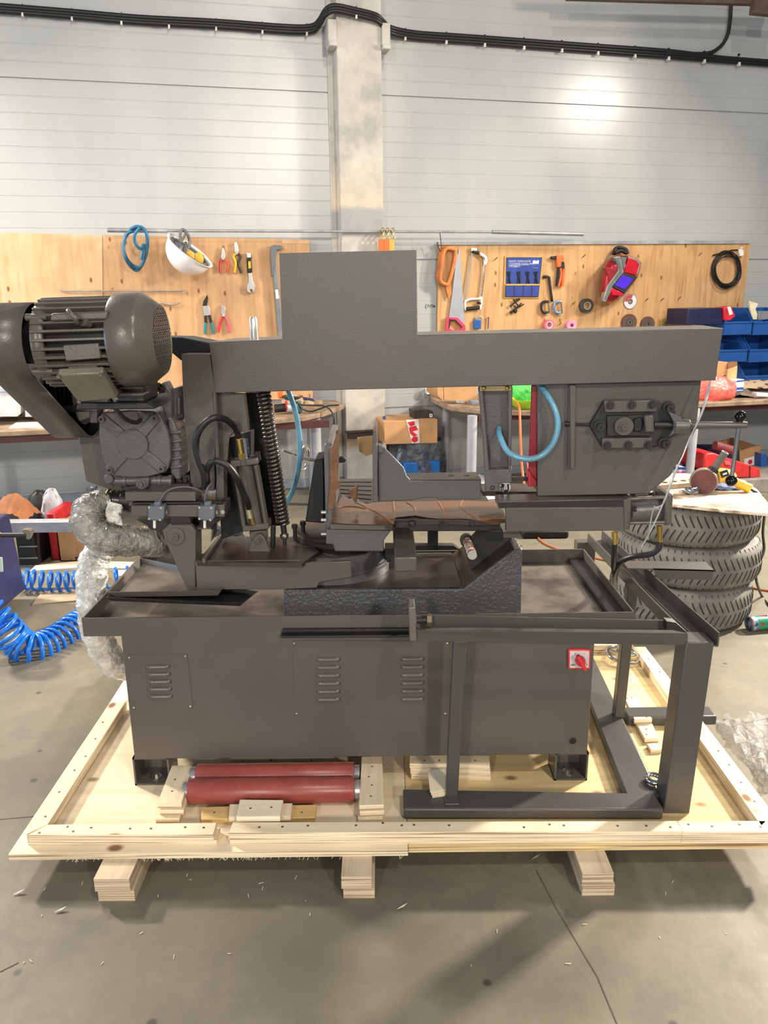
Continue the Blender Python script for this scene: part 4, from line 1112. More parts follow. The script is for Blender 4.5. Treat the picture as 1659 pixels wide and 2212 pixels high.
# legs
def leg(pb0, pt0, w, d, name='leg'):
    return T(MB().bar(pb0, pt0, w, d, (0, 1, 0)), name, bv=.003)
leg(FR(1.925)(974, 1735), FR(1.905)(993, 1380), .034, .03)
T(MB().box(*(lambda p: (p.x - .02, p.x + .02, p.y - .02, p.y + .02, DB, DB + .006))(DT(976, 1731))), 'weld_foot', bv=.002)
P0, P1 = FR(1.875)(1460, 1768), FR(1.875)(1513, 1388)
P0.z = max(P0.z, DECK + .001)
leg(P0 + V((0, .035, 0)), P1 + V((0, .035, 0)), .074, .07, 'corner_post')
ml0, ml1 = DT(1335, 1545), None
zrail = FR(1.875)(1551, 1368).z
X_mid = ml0.x
leg(V((ml0.x, ml0.y, DB)), V((ml0.x + .012, ml0.y, zrail - .03)), .034, .034)
bk0 = TOP(zrail)(1268, 1152)
leg(V((bk0.x, bk0.y + .02, DECK + .002)), V((bk0.x, bk0.y + .02, zrail - .035)), .07, .05, 'rear_post')
# long channel rail running back along the right side
RZ = TOP(zrail)
lf, lb = RZ(1459, 1341), RZ(1272, 1152)
rf, rb2 = RZ(1552, 1367), RZ(1300, 1146)
lf = RZ(1462, 1346)
hh = .036
T(MB().prism([lf, lb, lb + V((-.004, 0, 0)), lf + V((-.004, 0, 0))], (0, 0, -hh)), 'rail_web')
T(MB().prism([rf, rb2, rb2 + V((.004, 0, 0)), rf + V((.004, 0, 0))], (0, 0, -hh)), 'rail_web')
T(MB().prism([V((p.x, p.y, zrail - hh)) for p in (lf + V((0, -.05, 0)), rf + V((.004, 0, 0)), rb2, lb)], (0, 0, -.004)), 'rail_floor')
T(MB().tube([V((lf.x + .045, lf.y, zrail - hh + .001)), V((lb.x + .03, lb.y, zrail - hh + .001))], .0022), 'rail_rod', TRAYFLOOR)
# front stop rail: folded section with an end plate and adjusting bolt
FF = FR(1.88)
a_, b2 = FF(900, 1360), FF(1486, 1369); nrm = V((-(b2 - a_).y, (b2 - a_).x, 0))
T(MB().px(FF, PX(900, 1361, 1486, 1368, 1486, 1394, 900, 1386), 0, .005), 'front_rail', bv=.0015)
T(MB().px(TOP(a_.z), PX(900, 1361, 1486, 1368, 1452, 1361, 908, 1354), 0, .004), 'rail_shelf')
T(MB().px(FR(1.915), PX(908, 1329, 1458, 1341, 1452, 1362, 908, 1356), 0, .005), 'rear_flange')
T(MB().px(FR(1.88), PX(1440, 1342, 1460, 1345, 1486, 1368, 1440, 1362), .004, .03), 'corner_gusset', DARK)
ep = T(MB().px(FR(1.868), PX(883, 1312, 897, 1311, 901, 1386, 885, 1386), 0, .06), 'end_plate', mat('worn_end_plate', (112, 106, 104), .35, .3), bv=.003)
pa, pb = FR(1.89)(901, 1340), FR(1.89)(932, 1339)
T(MB().cyl(pa, pb, .0085).helix(pa, pb, .0085, .0014, 9, 14, 5), 'stop_screw', DARK)
T(MB().hexa(FR(1.89)(922, 1339), FR(1.89)(932, 1339), .0165), 'stop_screw_head', mat('brownish_bolt_head', (120, 108, 96), .35, .7))
# side bracket angle
a_ = FR(2.32)
T(MB().px(a_, A_C(800, 440, 1256, 455, 1240, 530, 830, 520), 0, .005).prism([a_(*p) for p in A_C(610, 440, 1256, 456)] + [TOP(a_(*A_C(1000, 448)[0]).z)(*p) for p in A_C(1190, 392, 570, 385)], (0, 0, -.004)), 'side_bracket')
# levelling ring near the post
o = DT(1413, 1690)
T(MB().torus(o + UZ * .012, (0, 0, 1), .02, .008), 'ring_nut', CHROME)
# ================================================================ red rollers
yr = TOP(DECK + .036)(590, 1708).y
def roller(x0, x1, xh0, xh1, y, z, label):
    e = thing('conveyor_roller', label, 'roller', ((x0 + x1) / 2, y, z - .036), 'red rollers on the pallet')
    MB().lathe((x0, y, z), (1, 0, 0), [(.02, .002), (.0345, 0), (.036, .002), (.036, x1 - x0 - .002), (.0345, x1 - x0), (.02, x1 - x0 - .002)], 40).build('roller_tube', ROLLER, e)
    for xa, xb in ((xh0, x0 + .003), (x1 - .003, xh1)):
        MB().lathe((xa, y, z), (1, 0, 0), [(.019, 0), (.0265, .001), (.0275, .003), (.0275, xb - xa)], 32).build('bearing_hub', STEEL, e)
        MB().ringsolid((xa - .0005 if xa < 0 and xa == xh0 else xb, y, z), (1, 0, 0), .009, .02, 0, .001).build('bearing_seal', DARK, e)
zr_ = DECK + .0365
f_ = FR(yr)
roller(f_(409, 1708).x, f_(766, 1708).x, f_(397, 1708).x, f_(778, 1708).x, yr, zr_, 'red painted steel conveyor roller nearest the pallet edge')
f_ = FR(yr + .0735)
roller(f_(425, 1668).x, f_(765, 1668).x, f_(411, 1668).x, f_(777, 1668).x, yr + .0735, zr_, 'red painted steel conveyor roller behind the front one, next to the cabinet')
# ================================================================ plywood offcuts
NOFF = [0]
def offcut(poly, top, h, label, mt=PLYY, group='plywood offcuts on the pallet', nails=()):
    o = MB().px(TOP(top), poly, 0, h).build('plywood_offcut', mt, bv=.0012)
    tag(o, label, 'offcut', group)
    for x, y in nails: nail(TOP(top)(x, y), o, .003)
    return o
H = .0175
for i, (dx, lab) in enumerate(((0, 'top strip of the plywood stack left of the red rollers'), (.006, 'middle strip of the plywood stack left of the red rollers'), (-.004, 'bottom strip of the plywood stack left of the red rollers'))):
    zt_ = DECK + H * (3 - i)
    pts = [TOP(DECK + 3 * H)(x, y) for x, y in PX(371, 1653, 416, 1654, 392, 1735, 340, 1735)]
    m = MB(); m.prism([V((p.x + dx, p.y - (.0, .006, .018)[i], zt_)) for p in pts], (0, 0, -H + .0006))
    o = m.build('plywood_offcut', PLYY, bv=.0012); tag(o, lab, 'offcut', 'plywood offcuts on the pallet')
    if i == 0:
        for x, y in ((378, 1684), (372, 1709)): nail(TOP(zt_)(x, y), o, .003)
offcut(PX(434, 1744, 500, 1742, 684, 1738, 680, 1766, 434, 1769), DECK + H, H, 'long flat plywood strip lying under the chock before the red rollers', plywood('plywood_amber', (218, 186, 128), (196, 158, 100), (150, 108, 70), True, 1, 0), nails=((463, 1755), (652, 1755)))
offcut(PX(496, 1737, 632, 1735, 628, 1763, 494, 1765), DECK + 2 * H, H - .0005, 'middle plywood block of the chock before the red rollers', PLYX)
offcut(PX(518, 1727, 612, 1728, 605, 1763, 510, 1764), DECK + 3 * H, H - .0005, 'topmost pale plywood block of the chock before the red rollers', PLYP, nails=((541, 1746), (586, 1744)))
for i, lab in enumerate(('top strip of the plywood stack right of the red rollers', 'middle strip of the plywood stack right of the red rollers', 'bottom strip of the plywood stack right of the red rollers')):
    zt_ = DECK + H * (3 - i)
    pts = [TOP(DECK + 3 * H)(x, y) for x, y in PX(781, 1634, 826, 1634, 829, 1738, 776, 1740)]
    o = MB().prism([V((p.x + (0, .001, -.004)[i], p.y - (.0, .004, .016)[i], zt_)) for p in pts], (0, 0, -H + .0006)).build('plywood_offcut', PLYY, bv=.0012)
    tag(o, lab, 'offcut', 'plywood offcuts on the pallet')
    if i == 0:
        for x, y in ((804, 1656), (797, 1678), (803, 1696), (801, 1720)): nail(TOP(zt_)(x, y), o, .003)
for i, lab in enumerate(('top plywood block of the stack under the cabinet right of its middle', 'middle plywood block of the stack under the cabinet right of its middle', 'lowest plywood block of the stack under the cabinet right of its middle')):
    zt_ = DECK + H * (3 - i); pts = [TOP(DECK + 3 * H)(x, y) for x, y in PX(885, 1630, 1057, 1632, 1058, 1652, 885, 1650)]
    o = MB().prism([V((p.x + (0, .002, .004)[i], p.y - (.0, .002, .004)[i], zt_)) for p in pts], (0, 0, -H + .0006)).build('plywood_offcut', PLYX, bv=.0012)
    tag(o, lab, 'offcut', 'plywood offcuts on the pallet')
    if i == 0:
        for x in (917, 949, 1026): nail(TOP(zt_)(x, 1643), o, .003)
for i, lab in enumerate(('top slip of the skewed plywood slips behind the thin stand leg', 'middle slip of the skewed plywood slips behind the thin stand leg', 'bottom slip of the skewed plywood slips behind the thin stand leg')):
    zt_ = DECK + .0365 + .006 * (3 - i) ; pts = [TOP(DECK + .0365 + .018)(x, y) for x, y in PX(924, 1664, 960, 1661, 965, 1704, 929, 1709)]
    o = MB().prism([V((p.x + .003 * i, p.y - .004 * i, zt_)) for p in pts], (0, 0, -.0055)).build('plywood_offcut', PLYP, bv=.0006)
    tag(o, lab, 'offcut', 'plywood offcuts on the pallet')
offcut(PX(497, 1634, 722, 1634, 724, 1648, 496, 1649), DECK + H, H, 'pale plywood strip lying under the cabinet behind the red rollers', PLYP, nails=((524, 1645), (585, 1642), (673, 1643)))
offcut(B_(585, 437, 682, 432, 793, 598, 660, 604), DECK + 2 * H, H - .0005, 'upper plywood block beside the stand base bar at the right', PLYY, nails=B_(605, 445, 640, 440, 700, 580, 750, 585))
offcut(B_(600, 500, 760, 560, 842, 742, 738, 748), DECK + H, H - .0005, 'lower plywood strip under the block beside the stand base bar', PLYY, nails=B_(747, 676, 750, 715))
offcut(B_(752, 782, 842, 778, 870, 826, 782, 830), DECK + H * .8, H * .8, 'short plywood block nearest the corner post of the stand', PLYY)
# chrome ring handle lying on the pallet behind the stand
o = D0(1345, 1425)
e = thing('ring_handle', 'chrome wheel ring with a spoke lying on the pallet beyond the stand', 'handwheel', o)
MB().torus(o + UZ * .02, (.1, -.1, 1), .062, .0075).build('rim', CHROME, e)
MB().cyl(o + V((-.022, 0, .004)), o + V((-.02, -.004, .075)), .0075).build('handle', CHROME, e)
MB().cyl(o + UZ * .004, o + UZ * .03, .014).cyl(o + UZ * .02, o + V((.06, 0, .02)), .005).cyl(o + UZ * .02, o + V((-.04, .047, .02)), .005).build('hub', CHROME, e)
# ================================================================ tool boards and what hangs on them
c1 = CR(0, 480, 3.318); c2 = CR(360, 480, 2.765); c3 = CR(900, 480, 4.1475); c4 = CR(1250, 480, 4.056)
W = WALL
PLYW2 = plywood('plywood_board_redder', (198, 158, 118), (174, 130, 92), (150, 120, 84), True, .8, 2)
PLYW3 = plywood('plywood_board_yellow', (200, 160, 114), (172, 126, 82), (150, 120, 84), True, 1.1, 2)
b1 = thing('tool_board', 'left plywood tool board with the hard hat and pliers, on the panel wall', 'board', W(330, 860, -.03))
MB().px(W, PX(-150, 500, 221, 508, 224, 868, -150, 880), -.035, -.015).build('board_sheet', PLYW, b1)
MB().px(W, PX(222, 508, 668, 518, 676, 862, 225, 868), -.034, -.015).build('board_sheet', PLYW2, b1)
MB().px(W, PX(610, 519, 668, 519, 668, 526, 610, 526), -.037, -.033).build('board_strip', PLYW, b1)
b2_ = thing('tool_board', 'right plywood tool board with a grey top rail, holding saws and welding mask', 'board', W(1280, 800, -.03))
MB().px(W, PX(947, 528, 1622, 525, 1588, 800, 944, 810), -.035, -.015).build('board_sheet', PLYW3, b2_)
MB().px(W, PX(947, 523, 1620, 519, 1620, 526, 947, 529), -.05, -.015).build('top_rail', GREYM, b2_)
def wt(x, y, d=-.05): return W(x, y, d)
def wtube(mb, pts, r, d=-.06, n=8, k=5, closed=False):
    ds = d if isinstance(d, (list, tuple)) else [d] * len(pts)
    return mb.tube([W(x, y, dd) for (x, y), dd in zip(pts, ds)], r, n, k, closed)
def ell(cx, cy, rx, ry, n=16, a0=0): return [(cx + rx * math.cos(a0 + 6.28318 * i / n), cy + ry * math.sin(a0 + 6.28318 * i / n)) for i in range(n)]
# long rod on the wall
m = MB(); ro_ = thing('steel_rod', 'long grey steel rod held across the column above the tool boards', 'rod', W(740, 502, -.18))
m.cyl(W(232, 497, -.18), W(362, 498.5, -.18), .0155).build('thick_end', mat('grey_steel_rod', (156, 160, 164), .4, .5), ro_)
MB().cyl(W(355, 498.5, -.18), W(1075, 501, -.18), .0095).build('rod_shaft', mat('grey_steel_rod2', (160, 164, 168), .4, .5), ro_)
MB().cyl(W(1063, 501, -.18), W(1260, 506, -.18), .0145).build('thick_end', mat('grey_steel_rod3', (150, 154, 158), .4, .5), ro_)
# blue hose coil
m = MB()
wtube(m, c1(960, 60, 905, 90, 885, 180, 905, 270, 955, 335, 990, 340, 1030, 280, 1055, 170, 1050, 80, 1010, 35, 960, 55), .012, [-.2] * 4 + [-.1] * 3 + [-.19] * 4)
wtube(m, c1(935, 50, 980, 30, 1030, 50, 1058, 120, 1045, 240, 1000, 325, 930, 290, 890, 210, 895, 120, 935, 60), .011, [-.21, -.22, -.21, -.2, -.17, -.12, -.13, -.17, -.19, -.2])
wtube(m, c1(1000, 40, 965, 90, 970, 150, 1005, 190, 1030, 160, 1020, 220, 1010, 270), .011, [-.22, -.22, -.21, -.2, -.19, -.19, -.19])
tag(m.build('hose_coil', TEALHOSE), 'coiled teal blue air hose hung over the steel rod', 'hose')
# hard hat
hc_ = W(*c1(1362, 206)[0], -.22)
hh_ = thing('hard_hat', 'white hard hat with grey harness hanging upside down on the left board', 'helmet', hc_ - UZ * .2)
axh = (-WR * .56 - UZ * .74 + WN * .26).normalized()
prof = [(.168 * math.cos(a), .16 * math.sin(a)) for a in [i * math.pi / 2 / 10 for i in range(11)]]
MB().lathe(hc_, axh, prof, 32, cap=False).build('shell', mat('white_hat_shell', (224, 224, 228), .3, var=.04), hh_, solid=.004)
MB().lathe(hc_, axh, [(.168, 0), (.184, -.006), (.184, -.002), (.168, .008)], 32, cap=False).build('brim', WHITEP, hh_)
_, ha, hb = frame(axh)
for w_ in (.3, 1.35, 2.4): MB().tube([hc_ + (ha * math.cos(w_) + hb * math.sin(w_)) * .15, hc_ + axh * .10, hc_ - (ha * math.cos(w_) + hb * math.sin(w_)) * .15], .012, 6).build('harness_strap', mat('grey_harness%d' % int(w_ * 10), (92, 94, 96), .6), hh_)
MB().torus(hc_ + axh * .012, axh, .14, .011, 28, 6).build('headband', mat('grey_headband', (104, 106, 108), .6), hh_)
for u, v in ((1360, 250), (1425, 262)): MB().sph(W(*c1(u, v)[0], -.20), .035, (1, .5, 1.3)).build('ear_pad', YELP, hh_)
m = MB(); wtube(m, c1(1300, 150, 1290, 90, 1310, 52, 1345, 90, 1360, 140, 1350, 190), .011, [-.24, -.22, -.2, -.2, -.21, -.22]); wtube(m, c1(1290, 160, 1310, 120, 1330, 80), .009, -.23)
m.build('chin_strap', mat('grey_chin_strap', (100, 102, 106), .5), hh_)
# pliers and other hand tools: base plane just in front of the board
def pliers(name, label, jaw, piv, hl, hr, m1, m2, steel=STEEL, gr=.009):
    o = W(piv[0][0], piv[0][1], -.05); e = thing(name, label, 'pliers', o)
    MB().px(W, jaw, -.058, -.042).build('jaws', steel, e, bv=.002)
    MB().cyl(W(*piv[0], -.062), W(*piv[0], -.04), .011, None, 14).build('pivot', steel, e)
    for P_, M_ in ((hl, m1), (hr, m2)):
        m = MB(); wtube(m, P_, gr, -.05); m.build('handle', M_, e)
    return e
pliers('long_nose_pliers', 'red handled long nose pliers next to the hard hat', c2(335, 150, 340, 148, 352, 205, 345, 225, 328, 225, 322, 205), c2(338, 215), c2(332, 222, 318, 245, 320, 300), c2(345, 222, 366, 250, 362, 300), REDP, mat('red_yellow_grip', (216, 80, 40), .45))
pliers('combination_pliers', 'yellow and black handled pliers between red pliers and adjustable wrench', c2(405, 118, 420, 116, 432, 170, 425, 190, 410, 190, 404, 170), c2(418, 182), c2(410, 190, 398, 205, 412, 245, 405, 302), c2(426, 190, 440, 205, 428, 245, 448, 302), YELP, mat('black_yellow_grip', (54, 46, 34), .45), gr=.0105)
pliers('side_cutters', 'pink and grey handled side cutters below the yellow pliers', c2(330, 498, 340, 492, 352, 520, 352, 550, 345, 562, 335, 562, 325, 545), c2(340, 555), c2(332, 560, 318, 600, 308, 658), c2(348, 560, 368, 600, 378, 660), REDP, mat('pink_grip', (196, 88, 104), .45), gr=.0105)
e = thing('tin_snips', 'black and teal tin snips hanging below the hard hat', 'snips', W(*c2(245, 560)[0], -.05))
MB().px(W, c2(242, 432, 248, 455, 240, 500, 216, 500, 218, 475, 232, 450), -.058, -.042).build('jaws', BLACK, e, bv=.002)
MB().px(W, c2(218, 500, 252, 498, 266, 555, 222, 560), -.06, -.04).build('link', STEEL, e, bv=.002)
for P_, Mm in ((c2(232, 555, 234, 600), BLACK), (c2(234, 600, 230, 640, 232, 668), TEALP), (c2(256, 555, 266, 600), BLACK), (c2(266, 600, 276, 640, 280, 665), TEALP)):
    m = MB(); wtube(m, P_, .0105, -.05); m.build('handle', Mm, e)
e = thing('adjustable_wrench', 'adjustable wrench with black and yellow grip hanging on the left board', 'wrench', W(*c2(500, 420)[0], -.05))
MB().px(W, c2(478, 215, 506, 210, 512, 300, 482, 303), -.062, -.04).build('grip', BLACK, e, bv=.004)
MB().px(W, c2(487, 235, 502, 233, 504, 275, 489, 277), -.064, -.06).build('grip_inlay', YELP, e)
MB().px(W, c2(476, 182, 500, 180, 506, 212, 480, 214), -.056, -.044).build('hanging_end', STEEL, e, bv=.003)
MB().px(W, c2(488, 303, 508, 302, 514, 350, 530, 380, 524, 425, 508, 400, 498, 402, 505, 426, 480, 412, 478, 385, 490, 355), -.06, -.042).build('head', STEEL, e, bv=.002)
e = thing('pipe_wrench', 'tall grey pipe wrench half hidden behind the saw riser box', 'wrench', W(606, 720, -.06))
MB().px(W, c2(625, 165, 648, 165, 690, 610, 685, 690, 668, 690), -.075, -.045).build('handle', mat('grey_wrench_paint', (112, 118, 126), .45), e, bv=.003)
MB().px(W, c2(620, 150, 640, 135, 690, 140, 698, 160, 660, 165, 655, 200, 640, 320, 628, 320), -.08, -.045).build('jaw', mat('grey_wrench_jaw', (98, 102, 108), .45), e, bv=.003)
MB().px(W, c2(648, 405, 664, 402, 672, 455, 654, 458), -.078, -.07).build('label', WHITEP, e)
tag(wtube(MB(), c1(430, 476, 470, 490, 700, 491, 1000, 491, 1300, 489, 1322, 484), .0055, -.05).build('thin_rod', STEEL), 'thin bright rod with a hooked end fixed across the left board', 'rod')
tag(wtube(MB(), c1(1150, 575, 1240, 590, 1290, 572), .006, -.05).build('bent_rod', STEEL), 'short bent rod end showing above the motor on the left board', 'rod')
# strap hooks on the rod
for i, (x, mt, lb) in enumerate(((825, ORANGE, 'leftmost of three brass strap hooks on the rod, with orange webbing'), (836, ORANGE, 'middle of three brass strap hooks on the rod, with orange webbing'), (847, mat('tan_webbing', (208, 160, 74), .7), 'rightmost of three brass strap hooks on the rod, with tan webbing'))):
    e = thing('strap_hook', lb, 'strap', W(x, 545, -.22), 'brass strap hooks on the rod')
    m = MB(); wtube(m, [(x - 1, 506), (x - 2, 497), (x + 2, 493), (x + 5, 499), (x + 2, 506), (x + 6, 516), (x - 7, 517), (x - 2, 506)], .004, [-.22, -.2, -.2, -.21, -.22, -.22, -.22, -.22]); m.build('hook', BRASS, e)
    MB().px(W, PX(x - 7, 517, x + 5, 517, x + 5, 560, x - 7, 560), -.225, -.215).build('webbing', mt, e)
# orange strap bundle
e = thing('strap_bundle', 'bundle of orange webbing strap hung at the left edge of the right board', 'strap', W(955, 620, -.06))
m = MB()
for i, dd in enumerate((-.05, -.065, -.08)):
    wtube(m, c3(*[v for p in ((225 + i * 14, 250), (300 + i * 14, 240), (345 + i * 3, 270), (325, 420), (285, 545), (240 + i * 6, 552), (195 + i * 10, 520), (195 + i * 12, 420)) for v in p]), .014, dd, closed=True)
m.build('webbing', STRAPO, e)
m = MB(); m.px(W, c3(255, 540, 305, 540, 315, 640, 290, 690, 270, 620), -.06, -.05); m.build('tail', STRAPO, e)
m = MB(); wtube(m, c3(205, 70, 215, 150, 222, 240), .003, -.12); wtube(m, c3(182, 175, 205, 250, 220, 255), .003, -.07); m.build('tie_cord', BLACK, e)
# hand saw
e = thing('hand_saw', 'hand saw with a pink-red handle hanging blade up on the right board', 'saw', W(985, 720, -.06))
sawpoly = c3(346, 246, 386, 246)
n_ = 34
for i in range(n_ + 1):
    t_ = i / n_; x, y = 388 + (436 - 388) * t_, 255 + (915 - 255) * t_
    sawpoly += c3(x, y) + c3(x - 5, y + 6)
sawpoly += c3(290, 855, 318, 650, 344, 420)
MB().px(W, sawpoly, -.055, -.051).build('blade', mat('brushed_saw_blade', (206, 210, 218), .3, .7, var=.05), e)
m = MB(); hp_ = c3(268, 850, 372, 855, 436, 925, 436, 985, 300, 1010, 255, 975)
inn = c3(300, 885, 352, 882, 405, 945, 398, 960, 320, 968, 292, 950)
A_ = m.ring([W(x, y, -.064) for x, y in hp_]); B2 = m.ring([W(x, y, -.064) for x, y in inn]); A2 = m.ring([W(x, y, -.044) for x, y in hp_]); B3 = m.ring([W(x, y, -.044) for x, y in inn])
for i in range(6):
    j = (i + 1) % 6
    m._f([A_[i], A_[j], B2[j], B2[i]]); m._f([A2[i], A2[j], B3[j], B3[i]]); m._f([A_[i], A_[j], A2[j], A2[i]]); m._f([B2[i], B2[j], B3[j], B3[i]])
m.build('handle', mat('pink_red_saw_handle', (222, 62, 96), .4), e, bv=.002)
MB().px(W, c3(292, 868, 350, 872, 412, 940, 405, 948, 345, 884, 305, 884, 296, 950, 288, 950), -.066, -.062).build('grip_inlay', BLACK, e)
text('1', .05, W(*c3(357, 285)[0], -.0565), WR, UZ, PRINT, e)
# hacksaw
e = thing('hacksaw', 'hacksaw with white and black handle hanging right of the hand saw', 'saw', W(1030, 660, -.06))
m = MB(); wtube(m, c3(505, 262, 545, 268, 590, 300, 606, 350, 600, 500, 576, 680), .0075, -.055); m.build('frame', CHROME, e)
m = MB(); wtube(m, c3(500, 262, 560, 275), .012, -.056); m.build('frame_corner', BLACK, e)
m = MB(); wtube(m, c3(572, 285, 612, 310, 622, 340, 610, 380), .0125, -.057); m.build('white_sleeve', WHITEP, e)
MB().px(W, c3(492, 228, 542, 232, 540, 258, 490, 258), -.062, -.045).build('tensioner_cap', mat('cream_cap', (226, 218, 196), .5), e, bv=.003)
MB().px(W, c3(490, 275, 505, 275, 440, 700, 425, 700), -.055, -.052).build('blade', STEEL, e)
m = MB(); wtube(m, c3(432, 712, 480, 690, 560, 685, 578, 668), .0095, -.057); wtube(m, c3(432, 712, 440, 790), .008, -.057); wtube(m, c3(580, 668, 580, 720, 568, 780), .010, -.057); m.build('handle_frame', WHITEP, e)
m = MB(); wtube(m, c3(440, 778, 560, 765), .0145, -.057); wtube(m, c3(545, 720, 575, 730, 568, 780), .009, -.057); m.build('grip', BLACK, e)
# blue tool roll
e = thing('tool_roll', 'blue cloth tool roll with mustard edging and four black circlip pliers', 'tool roll', W(1130, 640, -.06))
MB().px(W, c3(790, 300, 1138, 300, 1104, 684, 780, 684), -.044, -.036).build('binding', GOLDC, e, bv=.003)
MB().px(W, c3(804, 314, 1126, 314, 1092, 670, 796, 670), -.047, -.043).build('cloth', BLUEC, e)
MB().px(W, c3(800, 560, 1104, 560, 1095, 668, 797, 668), -.058, -.046).build('pockets', BLUEC, e, bv=.004)
MB().px(W, c3(800, 553, 1106, 553, 1105, 566, 800, 566), -.060, -.046).build('pocket_hem', GOLDC, e)
for u in (876, 957, 1034): MB().px(W, c3(u - 3, 566, u + 3, 566, u, 668, u - 6, 668), -.0595, -.057).build('pocket_seam', PRINT, e)
for u in (832, 920, 1000, 1074):
    m = MB(); wtube(m, c3(u - 10, 440, u - 4, 500, u - 16, 552), .0035, -.053); wtube(m, c3(u + 8, 440, u + 2, 500, u + 14, 552), .0035, -.053); wtube(m, c3(u - 22, 445, u, 505, u + 4, 552), .0025, -.052); m.cyl(W(*c3(u, 503)[0], -.06), W(*c3(u, 503)[0], -.047), .009, None, 10)
    m.build('circlip_pliers', BLACK, e)
for u in (817, 1112): MB().ringsolid(W(*c3(u, 326)[0], -.047), -WN, .003, .007, 0, .002, 14).build('eyelet', CHROME, e)
for s_, u, v, sz in (('НАБОР СЪЕМНИКОВ', 824, 357, .0185), ('СТОПОРНЫХ КОЛЕЦ 180мм', 824, 378, .0165), ('4 ПРЕДМЕТА', 824, 403, .016)): text(s_, sz, W(*c3(u, v)[0], -.0475), WR, UZ, PRINTW, e, ext=.0003)
MB().px(W, c3(822, 384, 1012, 380, 1012, 383, 822, 387), -.0478, -.047).build('printed_line', PRINTW, e)
MB().px(W, c3(1040, 345, 1060, 340, 1070, 352, 1080, 340, 1096, 342, 1094, 372, 1040, 372), -.0478, -.047).build('printed_emblem', PRINTW, e)
m = MB(); wtube(m, c3(1040, 380, 1094, 380, 1092, 408, 1040, 408), .0008, -.0475, 4, 1, True); m.build('emblem_frame', PRINTW, e)
# puller, strap, rivet gun, clamps
e = MB()
for P_ in (c3(880, 700, 920, 682), c3(838, 750, 925, 690), c3(835, 806, 960, 735), c3(870, 790, 940, 725), c3(880, 745, 900, 800), c3(838, 745, 850, 760), c3(865, 690, 915, 755)): wtube(e, P_, .0055, -.055, 6, 2)
wtube(e, c3(840, 812, 862, 795), .010, -.055, 6, 2); wtube(e, c3(870, 780, 890, 812), .011, -.055, 6, 2)
tag(e.build('puller', BLACK), 'small black two-legged puller hanging under the blue tool roll', 'puller')
m = MB(); m.grid(lambda u, v: W(*smooth_px(u), -.05 - .002 * v) + (UZ if u < .35 else WR) * (v - .5) * .02 if False else W(*c3(1132 + 52 * min(u / .3, 1) + (30 * max(0, u - .3) / .7), 488 + 225 * max(0, u - .3) / .7)[0], -.05) + (UZ if u < .3 else WR) * (v - .5) * .022, 10, 1)
tag(m.build('wrist_strap', BLACK, solid=.003), 'short black strap hanging on a nail right of the tool roll', 'strap')
e = thing('rivet_gun', 'orange and black hand rivet gun hanging beside the tool roll', 'rivet gun', W(*c3(1290, 580)[0], -.06))
MB().px(W, c3(1255, 298, 1318, 296, 1325, 335, 1300, 350, 1296, 400, 1262, 405, 1256, 340), -.075, -.042).build('body', ORANGE, e, bv=.005)
MB().px(W, c3(1205, 308, 1256, 300, 1258, 330, 1225, 332, 1208, 325), -.068, -.045).build('nose', BLACK, e, bv=.003)
MB().px(W, c3(1290, 352, 1325, 355, 1328, 415, 1292, 418), -.072, -.045).build('spring_cover', BLACK, e, bv=.003)
m = MB(); wtube(m, c3(1278, 405, 1272, 480, 1262, 570), .016, -.057); m.build('black_grip', BLACK, e)
m = MB(); wtube(m, c3(1290, 410, 1292, 480, 1272, 575), .010, -.068); m.build('handle', ORANGE, e)
m = MB(); wtube(m, c3(1318, 412, 1310, 480, 1302, 575), .014, -.058); m.build('handle', ORANGE, e)
for u, mt, lb in ((1150, BLACK, 'small black screw clamp hanging below the black strap'), (1265, mat('pale_blue_clamp', (120, 156, 196), .25, .5), 'small pale blue screw clamp hanging right of the black one')):
    e = thing('screw_clamp', lb, 'clamp', W(*c3(u, 830)[0], -.06))
    m = MB(); wtube(m, c3(u + 30, 712, u - 5, 712, u - 30, 730, u - 30, 790, u - 5, 810, u + 25, 808), .0105, -.055); m.build('frame', mt, e)
    m = MB(); wtube(m, c3(u + 28, 720, u + 34, 780, u + 38, 815), .0065, -.058); m.build('screw', CHROME, e)
    m = MB(); wtube(m, c3(u + 5, 832, u + 25, 820), .007, -.06); m.build('thumb_bar', ZINC, e)
def tape(u, v, R1, R0, mt, mt2, lb, w=.045):
    o = W(*u if isinstance(u, tuple) else (u, v), -.036)
    e = thing('tape_roll', lb, 'tape', o - UZ * R1)
    MB().ringsolid(o, -WN, R0 + .006, R1, 0, w, 36).build('tape', mt, e, bv=.002); MB().ringsolid(o, -WN, R0, R0 + .006, 0, w + .001, 36).build('core', mt2, e)
    return e
tape(*c3(1507, 748)[0], .0575, .026, mat('black_tape', (62, 62, 64), .45), mat('card_core', (196, 176, 140), .7), 'roll of black insulating tape hanging between clamps and welding mask')
tape(*c3(1170, 918)[0], .043, .022, PINKP, mat('pink_core', (236, 190, 200), .5), 'roll of pink tape under the black clamp, cut off by the bow')
tape(*c3(1370, 922)[0], .043, .012, mat('pale_pink_tape', (236, 152, 184), .4), PINKP, 'roll of paler pink tape on the right under the clamps')
e = thing('hex_key_set', 'hex key set in a blue holder next to the hand saw handle', 'hex keys', W(*c3(548, 945)[0], -.05))
MB().px(W, c3(514, 876, 580, 876, 578, 955, 514, 955), -.06, -.04).build('holder', BINB, e, bv=.004)
for i in range(4): m = MB(); wtube(m, c3(530 + 10 * i, 880, 530 + 10 * i, 855 - 4 * i, 545 + 12 * i, 845 + 3 * i, 575 + 6 * i, 850 + 8 * i), .004, -.05 - .003 * i); m.build('hex_key', STEEL, e)
